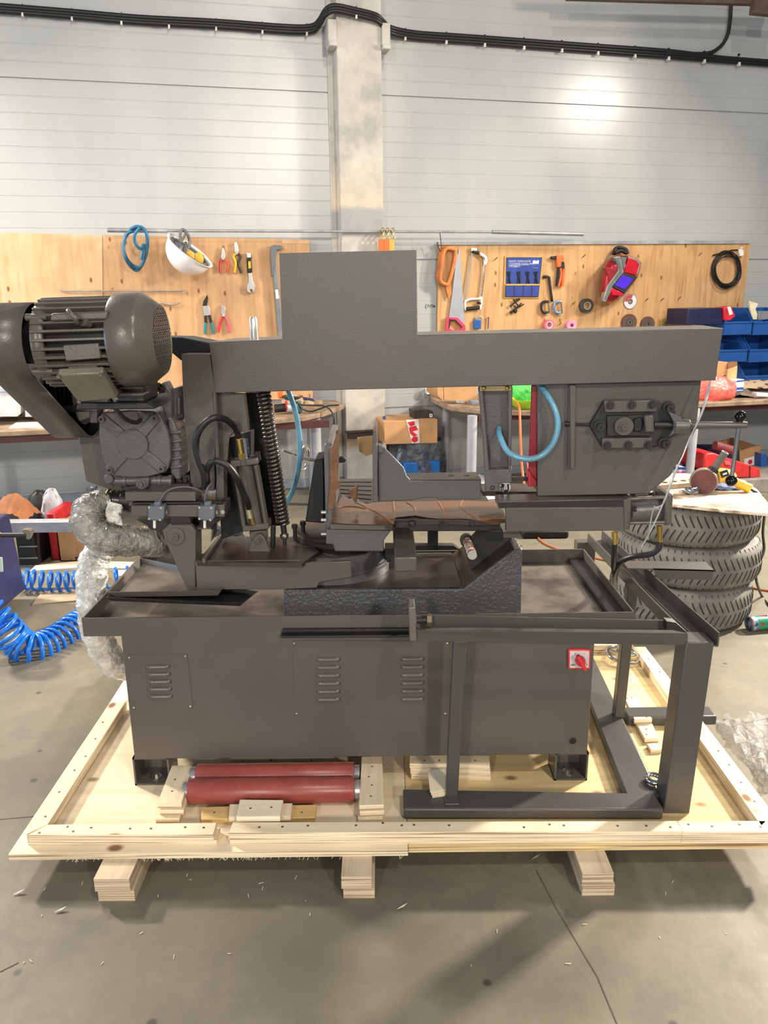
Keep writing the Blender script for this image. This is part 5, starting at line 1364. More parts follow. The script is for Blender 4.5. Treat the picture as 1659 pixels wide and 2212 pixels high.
tag(MB().cyl(W(*c3(645, 852)[0], -.05), W(*c3(640, 955)[0], -.05), .0045).cyl(W(*c3(645, 850)[0], -.05), W(*c3(645, 858)[0], -.05), .008).build('steel_pin', mat('violet_pin', (86, 66, 96), .5)), 'dark violet pin standing upright right of the hex keys', 'pin')
# welding mask
e = thing('welding_mask', 'red and grey welding mask with violet lens hanging on the right board', 'mask', W(*c4(330, 720)[0], -.1))
out = c4(300, 300, 355, 288, 440, 292, 510, 318, 550, 355, 540, 410, 520, 475, 480, 545, 430, 600, 390, 645, 335, 690, 280, 718, 235, 705, 190, 655, 180, 600, 200, 470, 220, 380, 250, 330)
cx_, cy_ = 360, 500
def shrink(P_, f, ox=0, oy=0):
    q_ = c4(cx_ + ox, cy_ + oy)[0]; return [(q_[0] + (x - c4(cx_, cy_)[0][0]) * f, q_[1] + (y - c4(cx_, cy_)[0][1]) * f) for x, y in P_]
m = MB(); rings = []
for f, d in ((1., -.06), (1., -.12), (.93, -.19), (.8, -.235), (.6, -.255)): rings.append(m.ring([W(x, y, d) for x, y in shrink(out, f, 6 * (1 - f) * 10 * 0, 0)]))
for A_, B2 in zip(rings, rings[1:]):
    for i in range(len(A_)): j = (i + 1) % len(A_); m._f([A_[i], A_[j], B2[j], B2[i]], True)
m._f(rings[-1]); m.build('shell', mat('metallic_red_shell', (150, 24, 40), .22, .3), e)
def mpatch(poly, d0, d1, name, mt, bv=.004): return MB().px(W, poly, d0, d1).build(name, mt, e, bv=bv)
SILV = mat('silver_mask_stripe', (150, 150, 148), .3, .5); GRN = mat('grey_green_panel', (84, 98, 92), .4)
mpatch(c4(300, 305, 365, 298, 385, 370, 395, 440, 330, 520, 265, 640, 240, 700, 215, 690, 250, 560, 350, 420, 330, 350), -.262, -.2, 'grey_stripe', SILV)
mpatch(c4(312, 312, 355, 308, 378, 400, 380, 445, 318, 520, 255, 650, 240, 680, 228, 675, 262, 560, 362, 425, 342, 370), -.266, -.2, 'grey_green_panel', GRN)
mpatch(c4(370, 305, 425, 308, 410, 360, 395, 420), -.262, -.2, 'grey_green_panel', GRN)
mpatch(c4(436, 308, 520, 345, 538, 370, 500, 465, 405, 440), -.262, -.19, 'brow', mat('bright_red_brow', (190, 28, 44), .22, .2))
mpatch(c4(428, 296, 510, 320, 548, 360, 520, 450, 508, 455, 532, 372, 505, 338, 440, 312), -.264, -.15, 'silver_edge', SILV)
mpatch(c4(240, 400, 250, 392, 345, 420, 340, 430, 285, 520, 268, 525), -.258, -.2, 'side_panel', mat('dark_red_panel', (124, 28, 36), .3))
mpatch(c4(398, 440, 520, 478, 400, 625, 295, 565), -.27, -.2, 'lens_frame', BLACK)
mpatch(c4(388, 462, 482, 498, 400, 590, 315, 552), -.274, -.26, 'lens', PURPLE, .001)
mpatch(c4(295, 575, 395, 622, 372, 645, 300, 640, 280, 600), -.266, -.2, 'chin_panel', mat('bright_red_chin', (206, 30, 60), .2, .2))
m = MB(); wtube(m, c4(305, 285, 320, 235, 350, 222, 410, 235, 430, 280), .014, [-.1, -.09, -.08, -.09, -.1]); wtube(m, c4(320, 270, 370, 250, 420, 270), .016, -.12); m.build('headgear', BLACK, e)
def disc(u, v, R1, label, mt, mt2, hole, thick, name='grinding_disc', sector=None):
    o = W(u, v, -.036); e = thing(name, label, 'disc', o - UZ * R1)
    MB().ringsolid(o, -WN, hole, R1, 0, thick, 40).build('disc', mt, e)
    MB().ringsolid(o, -WN, hole, R1 * .93 if sector else R1 * .4, thick, thick + .001, 40).build('label_ring', mt2, e)
    if sector:
        m = MB(); P_ = [o - WN * (thick + .0012) + (WR * math.cos(a) + UZ * math.sin(a)) * rr_ for rr_, rng in ((R1 * .9, [1.2 + i * .15 for i in range(14)]), (R1 * .4, [3.15 - i * .15 for i in range(14)])) for a in rng]
        m.prism(P_, -WN * .0006).build('printed_sector', sector, e)
    MB().ringsolid(o, -WN, hole, hole + .012, thick + .001, thick + .002, 24).build('hub_ring', ZINC, e)
disc(*c4(450, 695)[0], .063, 'thin cutting disc with white and red label, right of the welding mask', mat('blue_grey_disc', (74, 90, 160), .5), mat('white_disc_label', (220, 216, 222), .5), .011, .004, 'cutting_disc', mat('red_disc_print', (176, 70, 64), .6))
disc(*c4(435, 878)[0], .070, 'thick brown grinding disc under the cutting disc, behind the bow', DISCB, BLACK, .012, .02)
disc(*c4(597, 893)[0], .064, 'brown grinding disc second from the cutting disc, half behind the bow', DISCB, BLACK, .012, .02)
disc(*c4(762, 898)[0], .056, 'yellow labelled flap disc at the lower right of the board', mat('yellow_disc', (176, 156, 76), .6), mat('pale_disc_label', (206, 196, 150), .6), .012, .008)
# coiled power cable
e = thing('power_cable', 'coil of black cable with white plug at the right end of the board', 'cable', W(*c4(1300, 590)[0], -.06))
m = MB(); rk = random.Random(4)
for i in range(7):
    a_, b_ = rk.uniform(-18, 14), rk.uniform(-12, 26)
    wtube(m, c4(*[v for p in ell(1300 + a_, 415 + b_, 108 + rk.uniform(-10, 12), 148 + rk.uniform(-16, 10), 14, i) for v in p]), .0052, [-.045 - .006 * i - .02 * abs(math.sin(j)) * 0 for j in range(14)], 6, 4, True)
wtube(m, c4(1420, 245, 1350, 245, 1250, 270, 1175, 290), .0052, -.05)
m.build('cable', BLACK, e)
MB().px(W, c4(1408, 235, 1445, 240, 1448, 292, 1412, 300), -.07, -.04).build('plug', WHITEP, e, bv=.004)
MB().torus(W(*c4(1425, 225)[0], -.055), WN, .008, .0035, 16, 6).build('plug_ring', WHITEP, e)
# bent nails
for i, (x, y, dx) in enumerate(((1068, 559, 6), (1258, 553, 7), (1236, 655, 6), (1208, 699, 5), (1394, 647, 7), (1427, 647, 7), (1465, 644, 6), (1510, 549, 6))):
    m = MB(); wtube(m, [(x, y + 3), (x + dx * .5, y), (x + dx, y - 3)], .003, [-.03, -.06, -.075], 5, 2); tag(m.build('bent_nail', BLACK), 'bent empty nail sticking out of the right tool board', 'nail', 'bent nails in the right board')
text('(эль - oj (', .045, W(918, 665, -.001), WR, UZ, PRINT, wl_, ext=.0003)
# white socket box on the wall beside the bench end
e = thing('wall_socket', 'small white and red socket box on the wall left of the jar', 'socket', W(932, 852, -.03))
MB().px(W, PX(921, 840, 943, 841, 943, 853, 922, 852), -.06, 0).build('housing', WHITEP, e, bv=.004); MB().px(W, PX(936, 841, 942, 841, 942, 850, 936, 850), -.064, -.058).build('switch', RED, e)
# ================================================================ cables along the wall
cp = PX(-60, 14, 0, 18, 150, 30, 300, 43, 470, 52, 620, 63, 672, 62, 690, 48, 704, 26, 725, 18, 770, 27, 812, 38, 828, 52, 846, 66, 900, 77, 1000, 84, 1150, 95, 1300, 106, 1450, 117, 1560, 126, 1720, 138)
dd_ = [-.03] * 7 + [-.08, -.17, -.19, -.19, -.18, -.14, -.06] + [-.03] * 7
e = thing('cable_bundle', 'bundle of thick black cables clipped across the top of the wall', 'cables', W(770, 60, -.1))
for i, (dy, rr_) in enumerate(((-6, .016), (0, .012), (6, .016))):
    pts = [(x, y + dy) for x, y in cp]
    if i == 0: pts = [(x, y + dy * (1 if x < 1500 else .2)) for x, y in cp]
    m = MB(); m.tube([W(x, y, d - .004 * (i == 1)) for (x, y), d in zip(pts, dd_)], rr_, 8, 5); m.build('cable', mat('black_wall_cable%d' % i, (20, 20, 22), .45), e)
m = MB(); m.tube([W(x, y, -.03) for x, y in PX(1440, 113, 1520, 116, 1552, 104, 1570, 80, 1577, 45, 1580, 0)], .014, 8); m.build('cable', BLACK, e)
for x, y in PX(48, 22, 155, 31, 262, 40, 365, 48, 467, 53, 567, 60, 663, 64, 770, 27, 876, 74, 965, 82, 1048, 88, 1133, 94, 1215, 100, 1293, 106, 1373, 112, 1446, 117, 1523, 123, 1598, 129):
    d = -.2 if x == 770 else -.045
    m = MB(); m.px(W, PX(x - 2, y + 5, x + 2, y + 5, x + 2, y + 13, x - 2, y + 13), d - .006, d + .02 if d > -.1 else d); MB().px(W, PX(x - 1, y - 14, x + 1, y - 14, x + 1, y - 9, x - 1, y - 9), d - .002, d + .02 if d > -.1 else d + .004).build('cable_tie', BLACK, e); m.build('clip', mat('white_clip', (206, 206, 200), .5) if x == 48 else bpy.data.materials['white_clip'], e)
# ================================================================ benches
BZ = .70
TB = TOP(BZ)
def bench(name, label, outline, legs, rail):
    o = sum(outline, V((0, 0, 0))) / len(outline); e = thing(name, label, 'workbench', V((o.x, o.y, 0)))
    MB().prism(outline, (0, 0, -.035)).build('bench_top', WOODB, e, bv=.005)
    a, b_ = rail; MB().bar(a - UZ * .06, b_ - UZ * .06, .05, .05).build('bench_rail', DKRED, e)
    for p in legs: MB().cyl(V((p[0], p[1], 0)), V((p[0], p[1], BZ - .036)), p[2], None, 16).build('leg', LEGW, e)
    return e
lr0 = TB(713, 886); lr1 = TB(600, 905); lfar = wp(-4.2, .86, BZ)
bench('workbench', 'long left workbench with a rounded end under the plywood tool board', [wp(-4.2, .86, BZ), lr1, TB(660, 899), TB(696, 891), lr0, wp(lr0.x + .02, .3, BZ), wp(lr0.x, .02, BZ), wp(-4.2, .02, BZ)],
      [(TB(679, 893).x - .0, TB(679, 893).y + .09, .036), (wp(-.6, .12).x, wp(-.6, .12).y, .03), (wp(-3, .75).x, wp(-3, .75).y, .036)], (wp(-4.2, .8, BZ), wp(lr0.x - .18, .8, BZ)))
rt_ = TB(926, 857)
rl0 = [TB(926, 857), TB(950, 869), TB(975, 878), TB(1036, 885), TB(1146, 888), wp(4.6, 1.05, BZ), wp(4.6, .02, BZ), wp(rt_.x + .05, .01, BZ)]
bench('workbench', 'long right workbench with a rounded end under the right tool board', rl0,
      [(TB(1023, 890).x, TB(1023, 890).y + .07, .036), (wp(rt_.x + .12, .1).x, wp(rt_.x + .12, .1).y, .03), (TB(1513, 875).x, TB(1513, 875).y + .08, .032), (TB(1540, 875).x, TB(1540, 875).y + .5, .036)], (TB(1036, 889) + V((0, .1, 0)), wp(4.6, .96, BZ)))
# left bench load
def bxo(name, label, cat, x0, x1, off0, off1, z0, z1, mt, group=None, bv=.004):
    """box along the wall direction"""
    m = MB(); m.prism([wp(x0, off1, z0), wp(x1, off1, z0), wp(x1, off0, z0), wp(x0, off0, z0)], (0, 0, z1 - z0))
    return tag(m.build(name, mt, bv=bv), label, cat, group)
OFF = lambda o: Pl(wp(0, o), WN)
o6 = OFF(.6)
e = thing('storage_crate', 'pale grey plastic crate on the left bench under the belt guard', 'crate', o6(25, 900))
MB().px(o6, PX(-70, 845, 36, 845, 38, 900, -70, 902), 0, .35).build('crate_body', mat('pale_grey_crate', (204, 204, 208), .5), e, bv=.006)
MB().px(o6, PX(-72, 838, 38, 838, 38, 847, -72, 848), -.01, .36).build('crate_lid', mat('crate_lid_blue_grey', (170, 180, 204), .5), e, bv=.004)
tag(MB().px(OFF(.5), PX(54, 868, 100, 868, 100, 900, 54, 901), 0, .25).build('carton', mat('white_carton', (226, 228, 232), .6), bv=.003), 'white carton beside the pale crate on the left bench', 'box')
m = MB(); m.grid(lambda u, v: TB(-40 + 125 * u, 908 - 9 * v) + UZ * (.012 + .05 * R.random() * math.sin(3.14 * u) ** .5), 12, 5); tag(m.build('plastic_film', PLASTICF), 'crumpled clear film lying before the crate on the left bench', 'film')
tag(MB().prism([TB(20, 927), TB(100, 925), TB(112, 915), TB(36, 916)], (0, 0, .012)).build('wooden_board', PLYP), 'thin pale wooden board at the front edge of the left bench', 'board')
# tools at the end of the left bench
c9 = CR(600, 820, 8.295)
gp_ = TB(*c9(300, 560)[0])
e = thing('angle_grinder', 'teal and black angle grinder lying on the end of the left bench', 'grinder', gp_)
pc = OFF(.66)
MB().cyl(pc(*c9(-60, 520)[0]), pc(*c9(150, 500)[0]), .03).build('body', BLACK, e, bv=.004)
MB().cyl(pc(*c9(150, 500)[0]), pc(*c9(320, 490)[0]), .038, .034).build('gear_head', mat('silver_gear_head', (196, 198, 198), .4, .4), e, bv=.004)
MB().cyl(pc(*c9(135, 480)[0]), pc(*c9(165, 480)[0]), .04).build('red_collar', RED, e)
MB().lathe(pc(*c9(360, 490)[0]), (1, -.3, .1), [(.02, 0), (.045, .005), (.045, .02), (.02, .025)], 24).build('guard', mat('teal_guard', (64, 92, 92), .45), e)
dk = thing('disc_stack', 'stack of tan sanding discs with a dark rim on the left bench', 'discs', OFF(.6)(*c9(260, 440)[0]))
MB().cyl(OFF(.55)(*c9(265, 385)[0]), OFF(.55)(*c9(265, 290)[0]), .075, None, 28).build('dark_disc', BLACK, dk, bv=.003)
MB().lathe(OFF(.62)(*c9(265, 395)[0]), (0, -.5, 1), [(.078, 0), (.078, .008)], 28).build('tan_disc', mat('tan_disc', (168, 140, 112), .7), dk)
tag(MB().px(OFF(.5), c9(480, 400, 560, 385, 660, 420, 650, 450, 480, 455), 0, .08).build('sanding_block', mat('tan_block', (176, 160, 124), .7), bv=.004), 'small tan block lying among cables on the left bench', 'block')
tag(MB().lathe(TB(*c9(735, 440)[0]) + UZ * .0, (0, .1, 1), [(.03, 0), (.03, .03)], 20).build('wooden_disc', mat('tan_wood_disc', (150, 126, 98), .6)), 'tan disc lying at the far corner of the left bench', 'disc')
tag(MB().px(OFF(.45), c9(460, 320, 640, 345, 670, 385, 460, 360), 0, .05).build('folded_cloth', mat('navy_rag', (44, 42, 84), .8), bv=.005), 'dark navy folded rag behind the cables on the left bench', 'cloth')
tag(MB().px(OFF(.5), c9(0, 210, 100, 210, 80, 340, 20, 350), 0, .05).build('spray_bottle', ORANGE, bv=.006), 'orange spray bottle standing behind the spring on the left bench', 'bottle')
m = MB(); oc = OFF(.70)
m.tube([oc(x, y, d) for (x, y), d in zip(c9(300, 380, 420, 450, 560, 460, 700, 465, 820, 470, 930, 530, 1000, 660, 1010, 800, 1005, 1000), (0, 0, 0, 0, 0, .0, -.03, -.03, -.0))], .006, 6)
m.tube([oc(*p) for p in c9(350, 400, 440, 520, 580, 570, 740, 530, 900, 470, 1095, 455)], .006, 6)
tag(m.build('tool_cable', BLACK), 'black tool cable looping off the rounded end of the left bench', 'cable')
# between the benches
ob = OFF(.42)
cz = ob(890, 958)
e = thing('cardboard_box', 'closed cardboard box with red and white tape standing on a bagged bundle', 'box', cz)
MB().px(ob, PX(829, 911, 945, 906, 945, 957, 831, 960), 0, .34).build('carton', CARD, e, bv=.003)
MB().px(ob, PX(877, 907, 904, 906, 907, 957, 890, 958), -.003, .0).build('tape', mat('white_tape', (222, 214, 212), .4), e)
for p in (c6(885, 255, 925, 248, 930, 270, 905, 280), c6(895, 285, 935, 275, 950, 300, 915, 310, 945, 330, 925, 345, 900, 320), c6(915, 345, 945, 340, 948, 365, 925, 378, 908, 362)): MB().px(ob, p, -.005, -.0025).build('printed_mark', PRINTR, e)
zb_ = cz.z - .001
m = MB()
def sack(u, v):
    w_ = 6.28318 * u
    f = 1 - .12 * v ** 3
    c_ = wp(cz.x, .26, 0)
    return c_ + (WR * math.cos(w_) * .225 + WN * math.sin(w_) * .17) * (f + .05 * math.sin(w_ * 5 + v * 6) + .03 * math.sin(w_ * 11)) + UZ * (zb_ * v)
m.grid(sack, 40, 12); m.bm.verts.ensure_lookup_table()
e = thing('bagged_bundle', 'dark clear plastic bag with a blue container inside under the cardboard box', 'bag', wp(cz.x, .26, 0))
m.build('bag_film', BLKFILM, e)
bl_ = MB().prism([wp(cz.x - .16, .42, 0), wp(cz.x + .13, .42, 0), wp(cz.x + .13, .16, 0), wp(cz.x - .16, .16, 0)], (0, 0, zb_ * .62)).build('blue_container', mat('blue_container_plastic', (20, 100, 176), .4), e, bv=.01)
MB().prism([wp(cz.x - .17, .40, 0), wp(cz.x + .14, .40, 0), wp(cz.x + .14, .14, 0), wp(cz.x - .17, .14, 0)], (0, 0, zb_ * .30)).bm.free()
MB().prism([wp(cz.x - .12, .36, zb_ * .62), wp(cz.x + .1, .36, zb_ * .62), wp(cz.x + .1, .2, zb_ * .62), wp(cz.x - .12, .2, zb_ * .62)], (0, 0, zb_ * .36)).build('inner_bundle', mat('grey_inner_bundle', (70, 76, 86), .6), e, bv=.01)
e = tag(MB().px(OFF(.34), PX(893, 887, 921, 884, 936, 889, 936, 906, 895, 907), 0, .14).build('black_box', mat('black_product_box', (44, 38, 36), .5), bv=.003), 'small black box with a white mark on top of the taped cardboard box', 'box')
MB().px(OFF(.34), PX(928, 894, 934, 894, 934, 901, 928, 901), -.002, 0).build('white_mark', WHITEP, e); MB().px(OFF(.34), PX(930, 896, 932, 896, 932, 899, 930, 899), -.003, -.001).build('mark_centre', PRINT, e)
tag(MB().lathe(OFF(.3)(830, 910), (0, 0, 1), [(.014, -.04), (.014, .012), (.011, .03), (.011, .04)], 16).build('blue_bottle', BINB), 'tiny blue capped bottle on the left corner of the taped box', 'bottle')
m = MB(); wz = OFF(.55)(970, 1012)
m.grid(lambda u, v: wp(wz.x - .1 + .42 * u, .82 - .5 * v, 0) + UZ * (.004 + .13 * math.sin(math.pi * u) ** 1.4 * math.sin(math.pi * v) ** .6 + .012 * R.random() * math.sin(math.pi * u) * math.sin(math.pi * v)), 16, 10)
tag(m.build('white_sheet', mat('white_crumpled_sheet', (206, 208, 214), .6, bump=.3, bs=30)), 'crumpled white plastic sheet on the floor right of the bagged bundle', 'sheet')
# on the right bench, left part
c10 = CR(920, 820, 6.91)
e = thing('cardboard_box', 'open cardboard box on the rounded end of the right bench', 'box', OFF(.45)(985, 866))
MB().px(OFF(.55), c10(265, 60, 760, 60, 770, 330, 272, 300), 0, .02).px(OFF(.55), c10(168, 60, 262, 60, 262, 318, 180, 240), .002, .30).build('carton', CARD, e)
jo = TB(*c10(515, 345)[0])
tag(MB().lathe(jo + UZ * .001, (0, 0, 1), [(.001, .001), (.036, 0), (.042, .01), (.043, .035), (.034, .062), (.028, .075), (.03, .12), (.036, .14), (.034, .14), (.028, .12), (.026, .075), (.032, .06), (.039, .035), (.038, .008), (.001, .006)], 28, cap=False).build('glass_jar', GLASS), 'empty clear glass jar standing on the right bench', 'jar')
tag(MB().px(OFF(.82), c10(670, 318, 790, 318, 790, 370, 685, 375), 0, .06).build('metal_block', mat('blue_grey_block', (120, 128, 146), .4, .3), bv=.003), 'small grey metal block beside the glass jar', 'block')
m = MB(); g0 = OFF(.75)
m.sph(g0(*c10(1440, 190)[0]), .16, (1, .6, .85), 10).jitter(.014, 2); tag(m.build('green_bag', GREENB), 'translucent bright green plastic bag on the right bench', 'bag')
bo = TB(*c10(1480, 430)[0])
e = tag(MB().lathe(bo, (0, 0, 1), [(.06, 0), (.105, .03), (.12, .07), (.115, .07), (.1, .032), (.001, .012)], 28, cap=False).build('lime_bowl', LIME), 'lime green plastic bowl under the green bag on the right bench', 'bowl')
tag(MB().px(OFF(.86), c10(1415, 330, 1560, 335, 1555, 395, 1430, 390), 0, .05).build('black_brush', mat('striped_grey_part', (70, 70, 66), .6), bv=.004), 'grey ribbed part lying in the lime bowl', 'part')
m = MB(); m.tube([OFF(o_)(*p) for p, o_ in zip(c10(1300, 300, 1360, 350, 1395, 430, 1405, 600, 1412, 850, 1425, 1150, 1445, 1400, 1485, 1660), (.9, 1.0, 1.1, 1.15, 1.2, 1.25, 1.3, 1.4))] , .0085, 8)
tag(m.build('orange_cord', ORANGE), 'orange cord hanging from the right bench beside the guide arm', 'cord')
# ---- storage bins and clutter at the right end
OB = OFF(.42)
def bin_(x0, x1, yt, yl, yb, label, mt=BINB):
    e = thing('storage_bin', label, 'bin', OB((x0 + x1) / 2, yb), 'blue storage bins on the wall rack')
    d = .32
    a, b_ = OB(x0, yb), OB(x1, yb); zt_, zl_, zb_ = OB(x0, yt).z, OB(x0, yl).z, a.z
    t_ = .006
    def wbx(xa, xb, o0, o1, z0, z1, nm): return MB().prism([a + WR * xa + WN * o0 + UZ * (z0 - zb_), a + WR * xb + WN * o0 + UZ * (z0 - zb_), a + WR * xb + WN * o1 + UZ * (z0 - zb_), a + WR * xa + WN * o1 + UZ * (z0 - zb_)], (0, 0, z1 - z0)).build(nm, mt, e, bv=.002)
    w_ = (b_ - a).dot(WR)
    wbx(0, w_, 0, t_, zb_, zl_, 'front_lip'); wbx(-.002, w_ + .002, -.008, .0, zl_ - .015, zl_, 'lip_rim')
    wbx(0, w_, .03, d, zb_, zb_ + t_, 'base'); wbx(0, w_, d - t_, d, zb_, zt_, 'back')
    for xa in (0, w_ - t_):
        q_ = a + WR * xa
        MB().prism([q_, q_ + WN * d, q_ + WN * d + UZ * (zt_ - zb_), q_ + WN * .10 + UZ * (zt_ - zb_), q_ + UZ * (zl_ - zb_)], WR * t_).build('side', mt, e)
    return e
bin_(1562, 1622, 666, 695, 724, 'blue storage bin with a red packet in it, top row')
bin_(1625, 1700, 666, 695, 724, 'blue storage bin cut off by the right edge, top row')
bin_(1552, 1612, 727, 756, 783, 'blue storage bin directly right of the bow end, middle row')
bin_(1616, 1690, 726, 755, 783, 'blue storage bin at the right edge, middle row')
bin_(1606, 1690, 785, 812, 830, 'blue storage bin at the right edge, bottom row above the bench')
tag(MB().px(OB, PX(1487, 667, 1558, 665, 1562, 700, 1484, 702), 0, .3).build('bin_cabinet', BINN, bv=.004), 'navy end box of the bin rack behind the bow end', 'bin')
tag(MB().px(OB, PX(1564, 664, 1581, 661, 1589, 683, 1577, 693, 1565, 692), -.02, .1).build('red_packet', mat('red_packet_film', (196, 40, 56), .35), bv=.006), 'red packet with a white label lying in the top row bin', 'packet')
MB().px(OB, PX(1571, 663, 1578, 662, 1583, 678, 1576, 681), -.023, -.018).build('packet_label', WHITEP, COL.objects['red_packet'])
m = MB(); m.px(OB, PX(1618, 650, 1638, 656, 1632, 668, 1640, 690, 1625, 690), .05, .07); tag(m.build('paper_bag', mat('cream_paper_bag', (222, 212, 184), .7)), 'cream paper bag standing in the top row bin at right', 'bag')
tag(MB().px(OB, PX(1640, 672, 1662, 672, 1662, 690, 1638, 692), .03, .15).build('grey_packet', mat('grey_packet', (120, 124, 132), .4), bv=.006), 'grey plastic packet in the bin at the right edge', 'packet')
c11 = CR(1459, 800, 8.295); OC = OFF(.75)
e = thing('cardboard_box', 'tall open brown box with a printed C on the right bench', 'box', OC(1565, 845))
MB().px(OC, c11(740, -150, 940, -150, 930, 240, 740, 240), 0, .2).build('carton', CARD, e, bv=.003)
MB().px(OC, c11(935, -10, 1115, -80, 1085, 330, 920, 440), -.02, .1).build('box_side', mat('light_cardboard', (204, 166, 120), .75), e, bv=.003)
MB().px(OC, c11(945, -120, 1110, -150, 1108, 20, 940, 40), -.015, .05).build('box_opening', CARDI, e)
text('C', .05, OC(*c11(835, 165)[0], -.002), WR, UZ, PRINT, e)
for u in (955, 1030): MB().px(OC, c11(u, 195, u + 35, 195, u + 35, 245, u, 245), -.0225, -.02).build('printed_mark', mat('brown_print', (140, 96, 60), .8), e)
m = MB(); m.sph(OFF(.9)(*c11(700, 370)[0]), .15, (1.05, .7, .74), 12).jitter(.012, 6); tag(m.build('red_bag', REDBAG), 'crumpled red plastic bag on the right bench beside the bow end', 'bag')
e = tag(MB().px(OFF(.85), c11(1095, 175, 1245, 160, 1215, 380, 1065, 400), 0, .08).build('salt_packet', mat('white_packet', (224, 226, 234), .45), bv=.008), 'white and blue packet standing right of the tall cardboard box', 'packet')
for p in (c11(1080, 310, 1220, 300, 1212, 345, 1072, 352), c11(1100, 185, 1235, 172, 1232, 195, 1098, 210), c11(1072, 372, 1214, 360, 1212, 380, 1066, 398)): MB().px(OFF(.85), p, -.002, 0).build('blue_print', BINB, e)
m = MB(); m.grid(lambda u, v: TB(1602 + 70 * u, 846 - 10 * v) + UZ * (.02 + .05 * math.sin(3.1 * v) + .012 * R.random()), 10, 6)
q = Mt('dotted_fabric'); vo = q.n('ShaderNodeTexVoronoi'); vo.inputs['Scale'].default_value = 15; q.l(q.tc.outputs['Object'], vo.inputs['Vector'])
q.set(base=q.ramp(vo.outputs['Distance'], [(.3, (128, 80, 72)), (.36, (214, 188, 156))]), rough=.8)
tag(m.build('dotted_cloth', q.m), 'cream cloth with brown dots bundled on the right bench', 'cloth')
m = MB(); m.grid(lambda u, v: TB(1578 + 50 * u, 860 - 12 * v) + UZ * (.006 + .03 * R.random() * math.sin(3.1 * u)), 8, 4); tag(m.build('grey_rag', mat('grey_brown_rag', (128, 112, 98), .8)), 'grey brown rag lying before the cardboard box on the right bench', 'cloth')
tag(MB().px(OFF(.98), c11(1460, 400, 1720, 415, 1720, 480, 1455, 465), 0, .06).build('power_strip', WHITEP, bv=.004), 'white power strip lying at the front of the right bench', 'power strip')
# ---- low shelf with boxes under the right bench
OS = OFF(1.18)
sh = OS(1620, 1040)
zs_ = sh.z
bxo('low_shelf', 'low grey plank shelf under the right bench holding cases', 'shelf', OS(1492, 1040).x, OS(1720, 1040).x, .3, 1.18, 0.0, zs_ + .012, mat('grey_plank', (128, 124, 118), .7, bump=.2))
O1 = OFF(1.12)
e = thing('tool_case', 'red plastic tool case on the low shelf under the right bench', 'case', O1(1585, 1030))
MB().px(O1, c11(560, 1490, 700, 1480, 900, 1560, 1110, 1620, 1330, 1700, 1520, 1770, 1535, 1920, 1060, 1930, 520, 1800, 530, 1560), 0, .32).build('case_body', mat('red_case_plastic', (190, 46, 48), .4), e, bv=.01)
MB().px(O1, c11(1330, 1710, 1345, 1715, 1345, 1925, 1330, 1925), -.004, .0).build('case_seam', DKRED, e)
MB().px(O1, c11(880, 1620, 980, 1620, 1000, 1700, 900, 1690), -.006, 0).build('case_badge', mat('pink_badge', (206, 90, 104), .4), e)
e = thing('cardboard_box', 'open cardboard box behind the red tool case under the right bench', 'box', OFF(.72)(1605, 1010))
O2 = OFF(.72)
MB().px(O2, c11(1150, 1440, 1530, 1340, 1520, 1760, 1160, 1800), 0, .02).px(O2, c11(740, 1290, 1060, 1210, 1060, 1260, 1150, 1440, 1150, 1600, 760, 1500), .25, .27).build('carton', CARD, e, bv=.002)
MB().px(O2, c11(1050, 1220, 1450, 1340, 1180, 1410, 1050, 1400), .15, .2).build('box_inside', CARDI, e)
MB().px(O2, c11(1230, 1590, 1410, 1540, 1410, 1700, 1240, 1720), -.003, 0).build('white_label', WHITEP, e); MB().lathe(O2(*c11(1340, 1640)[0], -.004), -WN, [(.02, 0), (.02, .001)], 16).build('red_mark', PRINTR, e)
tag(MB().px(OFF(.8), c11(1540, 1490, 1650, 1520, 1640, 1850, 1532, 1860), 0, .25).build('blue_crate', BINB, bv=.006), 'blue plastic crate right of the open cardboard box under the bench', 'crate')
tag(MB().px(OFF(.79), c11(590, 1400, 1140, 1400, 1140, 1640, 590, 1500), 0, .2).build('navy_crate', BINN, bv=.006), 'dark navy crate behind the red tool case', 'crate')
tag(MB().cyl(OFF(.98)(*c11(705, 1340)[0]), OFF(.98)(*c11(1050, 1440)[0]), .034).build('maroon_tube', mat('maroon_tube', (120, 60, 66), .5)), 'maroon tube lying across the crates under the right bench', 'tube')
e = tag(MB().px(OFF(1.0), c11(-60, 1720, 205, 1740, 205, 1870, -60, 1870), 0, .18).build('small_carton', mat('lilac_carton', (196, 190, 214), .6), bv=.003), 'small white, blue and pink carton left of the red tool case', 'box')
for p, mt in ((c11(-58, 1735, 203, 1735, 203, 1775, -58, 1775), BINB), (c11(20, 1820, 190, 1810, 190, 1840, 20, 1850), PINKP)): MB().px(OFF(1.0), p, -.002, 0).build('printed_band', mt, e)
bxo('lath_shelf', 'low dark shelf plank under the carton left of the red case', 'shelf', OFF(1.0)(1380, 1026).x, OFF(1.0)(1482, 1026).x, .5, 1.02, 0, OFF(1.0)(1470, 1025).z - .001, DARK)
